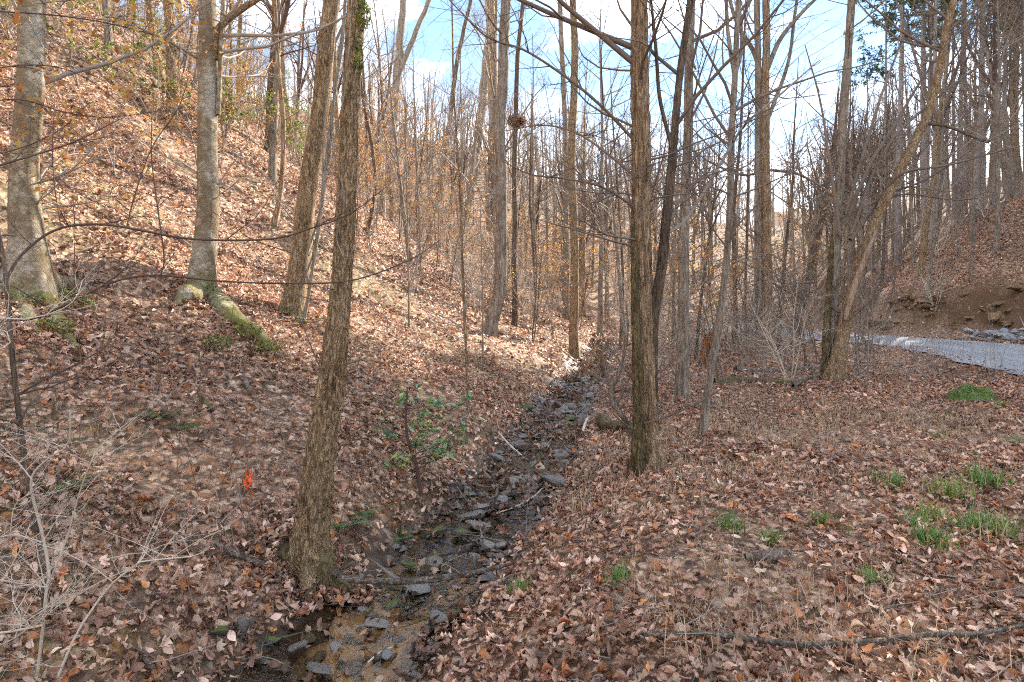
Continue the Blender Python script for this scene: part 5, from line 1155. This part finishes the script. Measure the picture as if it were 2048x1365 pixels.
# squirrel nest
pb = P(1033, 240, 20.5); NB = NEST_TREE.location; pb = P(1033, 242, NB[1]); nb = MB(); n = 420
p = norm(RS.normal(0, 1, (n, 3))) * RS.uniform(0.3, 1.25, (n, 1)) * [0.24, 0.24, 0.17]
place_leaves(nb, TPL['mid'], p + pb, norm(p), RS.uniform(0.09, 0.17, n), 40, 0.7, np.array([(0.22, 0.13, 0.08)]) * RS.uniform(0.6, 1.5, (n, 1)))
tag(link('leaf_nest', nb.mesh('leaf_nest', pb), M['leaf'], None, pb), 'round brown leaf nest lodged on the slender trunk', 'nest')

# orange survey tape tied on a twig
pb = hit(497, 1012); root = empty('survey_flag', pb, 'bright orange survey tape tied to a thin stake on the left bank', 'survey flag')
t = MB(); trunk(t, pb + np.array([[0, 0, -0.05], [0, 0, 0.15], [-0.01, 0, 0.36]]), np.array([0.013, 0.011, 0.008]), sides=6, step=0.03, flare=0); link('stake', t.mesh('stake', pb, colour=False), M['twig'], root)
def ribbon(pts, wd, name):
    p = catmull(np.asarray(pts, float), 14); s = np.array([1.0, 0.25, 0.1]); tw = np.linspace(0, 2.2, 14)
    sd = np.stack([np.cos(tw), np.sin(tw) * 0.8, 0.15 * np.sin(3 * tw)], 1) * wd / 2
    V = np.stack([p - sd, p + sd], 1).reshape(-1, 3); i = np.arange(13); bb = MB(); bb.add(V, Q=np.stack([i * 2, i * 2 + 1, i * 2 + 3, i * 2 + 2], 1)); link(name, bb.mesh(name, (0, 0, 0), colour=False), M['orange'], root)
ribbon(((-0.03, 0, 0.13), (0.0, -0.02, 0.17), (0.03, 0, 0.20), (0.01, 0.02, 0.22), (-0.02, 0, 0.20)), 0.035, 'tape')
ribbon(((0, -0.01, 0.19), (0.03, -0.02, 0.14), (0.015, -0.03, 0.10), (0.06, -0.03, 0.085)), 0.035, 'tape')
ribbon(((0, -0.01, 0.18), (-0.025, -0.02, 0.14), (0.0, -0.03, 0.08), (0.04, -0.03, 0.03)), 0.03, 'tape')
ribbon(((-0.02, 0, 0.2), (-0.01, -0.01, 0.235), (0.015, 0, 0.245), (0.025, 0.01, 0.21)), 0.03, 'tape')

root.scale = (0.8, 0.8, 0.8)
# marker post by the road
pb = hit(1738, 706); t = MB(); w2, hh = 0.09, 0.42
prof_ = [(0, 1), (0.02, 1), (0.92, 1), (0.97, 0.9), (1.0, 0.6)]
V = []; 
for f, k in prof_:
    V += [(-w2 * k, -w2 * 0.6 * k, f * hh), (w2 * k, -w2 * 0.6 * k, f * hh), (w2 * k, w2 * 0.6 * k, f * hh), (-w2 * k, w2 * 0.6 * k, f * hh)]
Qp = [(r * 4 + q, r * 4 + (q + 1) % 4, r * 4 + 4 + (q + 1) % 4, r * 4 + 4 + q) for r in range(4) for q in range(4)] + [(16, 17, 18, 19)]
t.add(np.array(V), Q=Qp); tag(link('marker_post', t.mesh('marker_post', smooth=False, colour=False), M['log_grey'], None, pb - np.array([0, 0, 0.03])), 'short weathered grey post at the near road edge', 'post')

# moss mound and grass tufts on the right flat
pb = hit(1945, 798); root = empty('moss_mound', pb, 'bright green moss cushion on a low rock in the right flat', 'moss mound')
a_ = np.linspace(0, 2 * math.pi, 29)[:-1]; rr0 = np.linspace(0, 1, 9)
A_, R_ = np.meshgrid(a_, rr0); ed = 1 + 0.22 * noise(np.cos(A_) * 1.6, np.sin(A_) * 1.6, 3)
X_ = 0.36 * R_ * ed * np.cos(A_); Y_ = 0.27 * R_ * ed * np.sin(A_); Z_ = 0.24 * np.sqrt(np.clip(1 - R_ ** 2.2, 0, 1)) * (1 + 0.25 * noise(X_ * 7, Y_ * 7, 1)) - 0.03
i_ = np.arange(8)[:, None]; j_ = np.arange(28)[None]
t = MB(); t.add(np.stack([X_, Y_, Z_], -1).reshape(-1, 3), Q=np.stack([i_ * 28 + j_, i_ * 28 + (j_ + 1) % 28, (i_ + 1) * 28 + (j_ + 1) % 28, (i_ + 1) * 28 + j_], -1).reshape(-1, 4))
link('cushion', t.mesh('cushion', colour=False), M['green_moss'], root)
q3 = np.stack([X_, Y_, Z_], -1).reshape(-1, 3); q3 = q3[RS.randint(0, len(q3), 1800)] + RS.normal(0, 0.018, (1800, 3)); q3 = q3[q3[:, 2] > 0.02]
b = MB(); place_leaves(b, TPL['far'], q3, norm(q3 * [1, 1, 2.0] + [0, 0, 0.1]), RS.uniform(0.02, 0.045, len(q3)), 55, 0.5, np.array([(0.15, 0.23, 0.06), (0.24, 0.31, 0.10), (0.10, 0.15, 0.045)])[RS.randint(0, 3, len(q3))])
link('moss_fronds', b.mesh('moss_fronds'), M['green_leaf'], root)
TUFT = []
for q in range(4):
    b = MB(); blades(b, np.zeros((1, 3)), 28, 0.2, 0.10, (0.46, 0.36, 0.21), 0.0035, np.random.RandomState(q + 40), 1.3); blades(b, np.zeros((1, 3)), 85, 0.22, 0.06, [(0.14, 0.27, 0.06), (0.17, 0.30, 0.08), (0.22, 0.30, 0.08), (0.13, 0.24, 0.06)][q], 0.0042, np.random.RandomState(q), 1.1); me = b.mesh('grass_tuft', smooth=False); me.materials.append(M['blade']); TUFT.append(me)
for px, py, s, lab in ((1970, 978, 1.25, 'largest bright grass tuft, at the right edge of the flat'), (1900, 1000, 1.2, 'tall bright grass tuft left of the largest one'), (1865, 1040, 0.9, 'grass tuft just below the tall bright one'), (1940, 1062, 1.0, 'dark green tuft lowest but one, near the right edge'), (2005, 1068, 1.1, 'wide dark tuft at the far right, lowest of the patch'),
                    (1862, 1098, 1.0, 'pale green tuft at the bottom of the grass patch'), (1790, 988, 0.8, 'low spreading tuft at the left of the grass patch'), (1750, 975, 0.6, 'small faded tuft left end of the grass patch'), (1832, 1058, 0.7, 'small tuft beside the rusty leaf in the patch'), (1870, 880, 0.6, 'faded small tuft above the grass patch'), (1770, 898, 0.5, 'tiny pale tuft alone above the patch'),
                    (1645, 1055, 0.7, 'thin yellowish tuft in the middle of the flat'), (1460, 1060, 0.8, 'dark narrow tuft in the leaves right of the stream'), (1545, 1100, 0.6, 'thin tuft behind the small rotten log'), (1740, 1180, 0.7, 'straw green tuft in the lower right litter'), (1900, 830, 0.5, 'grey green tuft below the moss mound'), (2000, 820, 0.8, 'broad grey green tuft right below the moss mound'), (2030, 890, 0.7, 'faded tuft at the right edge above the patch'), (1240, 1165, 0.7, 'yellow green tuft on the right stream bank'), (1045, 1190, 0.6, 'pale tuft at the end of the lichen branch'), (1290, 935, 0.5, 'small tuft at the shaggy tree\'s foot')):
    p = hit(px, py); o = link('grass_tuft', TUFT[RS.randint(4)], None, None, p); o.scale = (s, s, s); o.rotation_euler = (0, 0, RS.uniform(0, 6)); tag(o, lab, 'grass tuft', 'green grass tufts on the flat')
# evergreen ferns on the left bank
def fern(pos, label, s, seed):
    rs = np.random.RandomState(seed); root = empty('fern', pos, label, 'fern', 'green ferns on the left bank')
    for q in range(9):
        az = q / 9 * 6.28 + rs.uniform(-.3, .3); ln = s * rs.uniform(0.7, 1.1); k = 16; t = np.linspace(0.1, 1, k)
        out = np.array([math.cos(az), math.sin(az), 0]); sd = np.array([-math.sin(az), math.cos(az), 0])
        cen = out * (t * ln * 0.85)[:, None] + np.array([0, 0, 1.0]) * (ln * (0.75 * t - 0.62 * t ** 2))[:, None]; b = MB()
        for side in (-1, 1):
            wv = ln * 0.17 * np.sin(np.pi * t ** 0.7) + 0.004
            tip = cen + side * sd * wv[:, None] + out * 0.02; dl = out * ln * 0.026
            V = np.stack([cen - dl, tip, cen + dl], 1); b.add(V.reshape(-1, 3), T=np.arange(k * 3).reshape(-1, 3), C=np.array([0.06, 0.12, 0.03]) * rs.uniform(0.8, 1.4))
        link('foliage', b.mesh('foliage', smooth=False), M['green_leaf'], root)
for px, py, s, lab in ((320, 840, 0.32, 'green fern at the foot of the dark bank below the forked beech'), (700, 1060, 0.28, 'broad green fern right of the foreground trunk'), (730, 1030, 0.22, 'smaller fern uphill of the broad one by the trunk'), (800, 1080, 0.2, 'dark fern beside the stream left of the mossy stones'), (130, 985, 0.25, 'faded green fern behind the pale foreground twigs'), (370, 860, 0.22, 'fern half hidden in leaves below the two beeches')):
    fern(hit(px, py), lab, s, px)

# ------------------------------------------------------------------ foreground shrub at the left
pb = hit(95, 1240); d = pb[1]; root = empty('foreground_sapling', pb, 'dark crooked sapling with long arching branches at the left front', 'sapling'); crown = MB()
px_limb(root, pb, 'trunk', ((97, 1260), (88, 1170), (73, 1060), (53, 936), (39, 835), (25, 712), (16, 600), (8, 520), (-10, 430)), (26, 20, 18, 17, 16, 16, 14, 12, 10), d, mat='bark_dark', crown=crown, n=8, ln=(0.15, 0.6), sides=16, furrow=0.08)
for pts, w, dep in ((((12, 560), (33, 523), (62, 492), (103, 464), (149, 451), (215, 450), (287, 462), (369, 477), (462, 481), (554, 477), (616, 459), (700, 428), (790, 360)), (10, 9, 9, 8, 8, 7, 7, 6, 6, 5, 4, 3, 2), np.linspace(0, 0.6, 13)),
                    (((20, 680), (0, 646), (72, 636), (154, 598), (200, 575), (246, 559), (318, 551), (436, 562), (554, 567), (700, 562), (820, 520), (880, 480)), (9, 8, 8, 7, 7, 6, 6, 5, 5, 4, 3, 2), np.linspace(0, 0.7, 12)),
                    (((-40, 345), (0, 331), (77, 308), (154, 282), (215, 251), (257, 231)), (8, 7, 6, 5, 4, 2), np.linspace(0, 0.3, 6)),
                    (((254, 452), (267, 400), (303, 297), (354, 221), (374, 169)), (4, 4, 3, 3, 2), (0.3,) * 5), (((321, 552), (328, 513), (313, 400), (303, 308), (305, 205)), (4, 4, 4, 3, 2), (0.35,) * 5),
                    (((150, 600), (148, 540), (150, 460), (146, 400)), (3, 3, 2, 2), (0.2,) * 4), (((122, 455), (110, 380), (105, 300), (110, 200)), (3, 3, 3, 2), (0.2,) * 4)):
    px_limb(root, pb, 'limb', pts, w, d, dep, mat='twig_red', crown=crown, n=9, ln=(0.12, 0.5), sides=8)
link('crown', crown.mesh('crown', pb, colour=False), M['twig_red'], root)
pb = hit(110, 1330); d = pb[1] - 0.15; root = empty('pale_sapling', pb, 'pale leafless shrub with crooked bright twigs at the lower left', 'shrub'); crown = MB()
for pts, w in ((((70, 1380), (84, 1272), (92, 1188), (98, 1143), (84, 1065), (64, 986), (67, 947), (100, 915), (137, 888), (140, 821)), (10, 9, 9, 9, 9, 8, 7, 5, 5, 3)), (((106, 1380), (151, 1272), (207, 1188), (245, 1150), (280, 1124), (297, 1093)), (9, 8, 7, 6, 5, 3)), (((280, 1124), (330, 1118), (392, 1112), (420, 1093)), (4, 4, 3, 2)),
               (((95, 1171), (130, 1090), (157, 992), (180, 930), (202, 891), (269, 835)), (5, 5, 4, 4, 4, 2)), (((95, 1175), (40, 1168), (0, 1160), (-40, 1150)), (6, 5, 5, 4)), (((90, 1220), (40, 1270), (-20, 1300)), (6, 5, 4)), (((88, 1250), (30, 1262), (-30, 1270)), (7, 8, 7)), (((84, 1085), (30, 1070), (-20, 1080)), (4, 4, 3)), (((66, 985), (30, 1010), (20, 1070)), (4, 3, 2)),
               (((-20, 1190), (30, 1120), (60, 1050)), (4, 3, 2)), (((64, 960), (30, 920), (-10, 905)), (4, 4, 3)), (((-20, 630), (40, 640), (110, 625), (150, 600), (165, 560)), (5, 5, 4, 3, 2)), (((-10, 700), (20, 690), (10, 660), (-10, 668)), (4, 4, 4, 3))):
    px_limb(root, pb, 'limb', pts, w, d, np.cumsum(RS.uniform(-0.05, 0.06, len(pts))), mat='twig_pale', crown=crown, n=9, ln=(0.1, 0.45), sides=8)
link('crown', crown.mesh('crown', pb, colour=False), M['twig_pale'], root)
# beech twig with yellow leaves hanging in from the left
pb = P(-60, 210, 4.2); root = empty('beech_branch', (pb[0], pb[1], pb[2]), 'leafy beech branch reaching in from the left edge with yellow orange leaves', 'branch'); crown = MB(); lm = MB()
for pts in (((-80, 210), (40, 200), (130, 225), (220, 235), (320, 222)), ((-80, 150), (60, 130), (160, 150), (250, 215)), ((-80, 20), (100, 30), (230, 50), (330, 80), (375, 115)), ((-80, 320), (30, 300), (120, 260), (180, 205))):
    px_limb(root, pb, 'limb', pts, np.linspace(5, 2, len(pts)), 4.6, np.linspace(0, 0.6, len(pts)), mat='twig_red', crown=crown, n=18, ln=(0.2, 0.6), leafmb=lm, leaf=(75, 0.065, [(0.62, 0.40, 0.10), (0.60, 0.28, 0.07), (0.50, 0.20, 0.06), (0.66, 0.46, 0.14)]), updeg=(-25, 25))
link('crown', crown.mesh('crown', pb, colour=False), M['twig_red'], root); link('foliage', lm.mesh('foliage', pb), M['hanging_leaf'], root)

# ------------------------------------------------------------------ labels that single out the copies, by the landmark trees they are seen between
MARK = [(60, 'thick left beech'), (410, 'forked beech'), (625, 'vine hung tree'), (700, 'streamside trunk'), (795, 'high forked tree'), (1003, 'curved tree'), (1145, 'paired trunks'), (1284, 'shaggy tree'), (1372, 'straight tree'), (1460, 'slim leaning tree'), (1528, 'twin trunk tree'), (1690, 'bent tree'), (1870, 'the bent tree\'s top')]
ORD = ['nearest', 'second nearest', 'third nearest', 'fourth nearest', 'fifth nearest', 'sixth nearest', 'seventh nearest', 'eighth nearest', 'ninth nearest', 'tenth nearest', 'eleventh nearest', 'twelfth nearest'] + [w + ' nearest' for w in 'thirteenth fourteenth fifteenth sixteenth seventeenth eighteenth nineteenth twentieth twenty-first twenty-second twenty-third twenty-fourth'.split()]
KIND = {'pines on the hill beyond the road': 'hill pine', 'bare trees on the hill beyond the road': 'bare hill tree', 'saplings above the road cut': 'road cut sapling', 'bare trees in the valley behind the stream': 'bare valley tree', 'orange leaved young beeches in the centre woods': 'orange leaved sapling', 'bare saplings in the centre woods': 'bare sapling', 'bare trees high on the left slope': 'bare slope tree', 'orange leaved young beeches on the left slope': 'orange leaved slope sapling', 'bare saplings on the left slope': 'bare slope sapling', 'bare saplings before the road': 'bare roadside sapling'}
cells_ = {}
for o, label, cat, group in PUT:
    if group not in KIND: continue
    x, y, z = o.location; px = 1024 + FOC * x / y
    if px < 0 or px > 2048: o['label'] = label + ', outside the picture'; continue
    i = sum(px > m[0] for m in MARK); cells_.setdefault((group, i), []).append((y, o))
for (group, i), L_ in cells_.items():
    L_.sort(key=lambda t: t[0])
    if i == 0: where = 'left of ' + MARK[0][1]
    elif i == len(MARK): where = 'right of ' + MARK[-1][1]
    else: where = 'between ' + MARK[i - 1][1] + ' and ' + MARK[i][1]
    for q, (y, o) in enumerate(L_):
        o['label'] = ((ORD[q] if q < len(ORD) else 'distant') + ' ' + KIND[group] + ' seen ' + where)
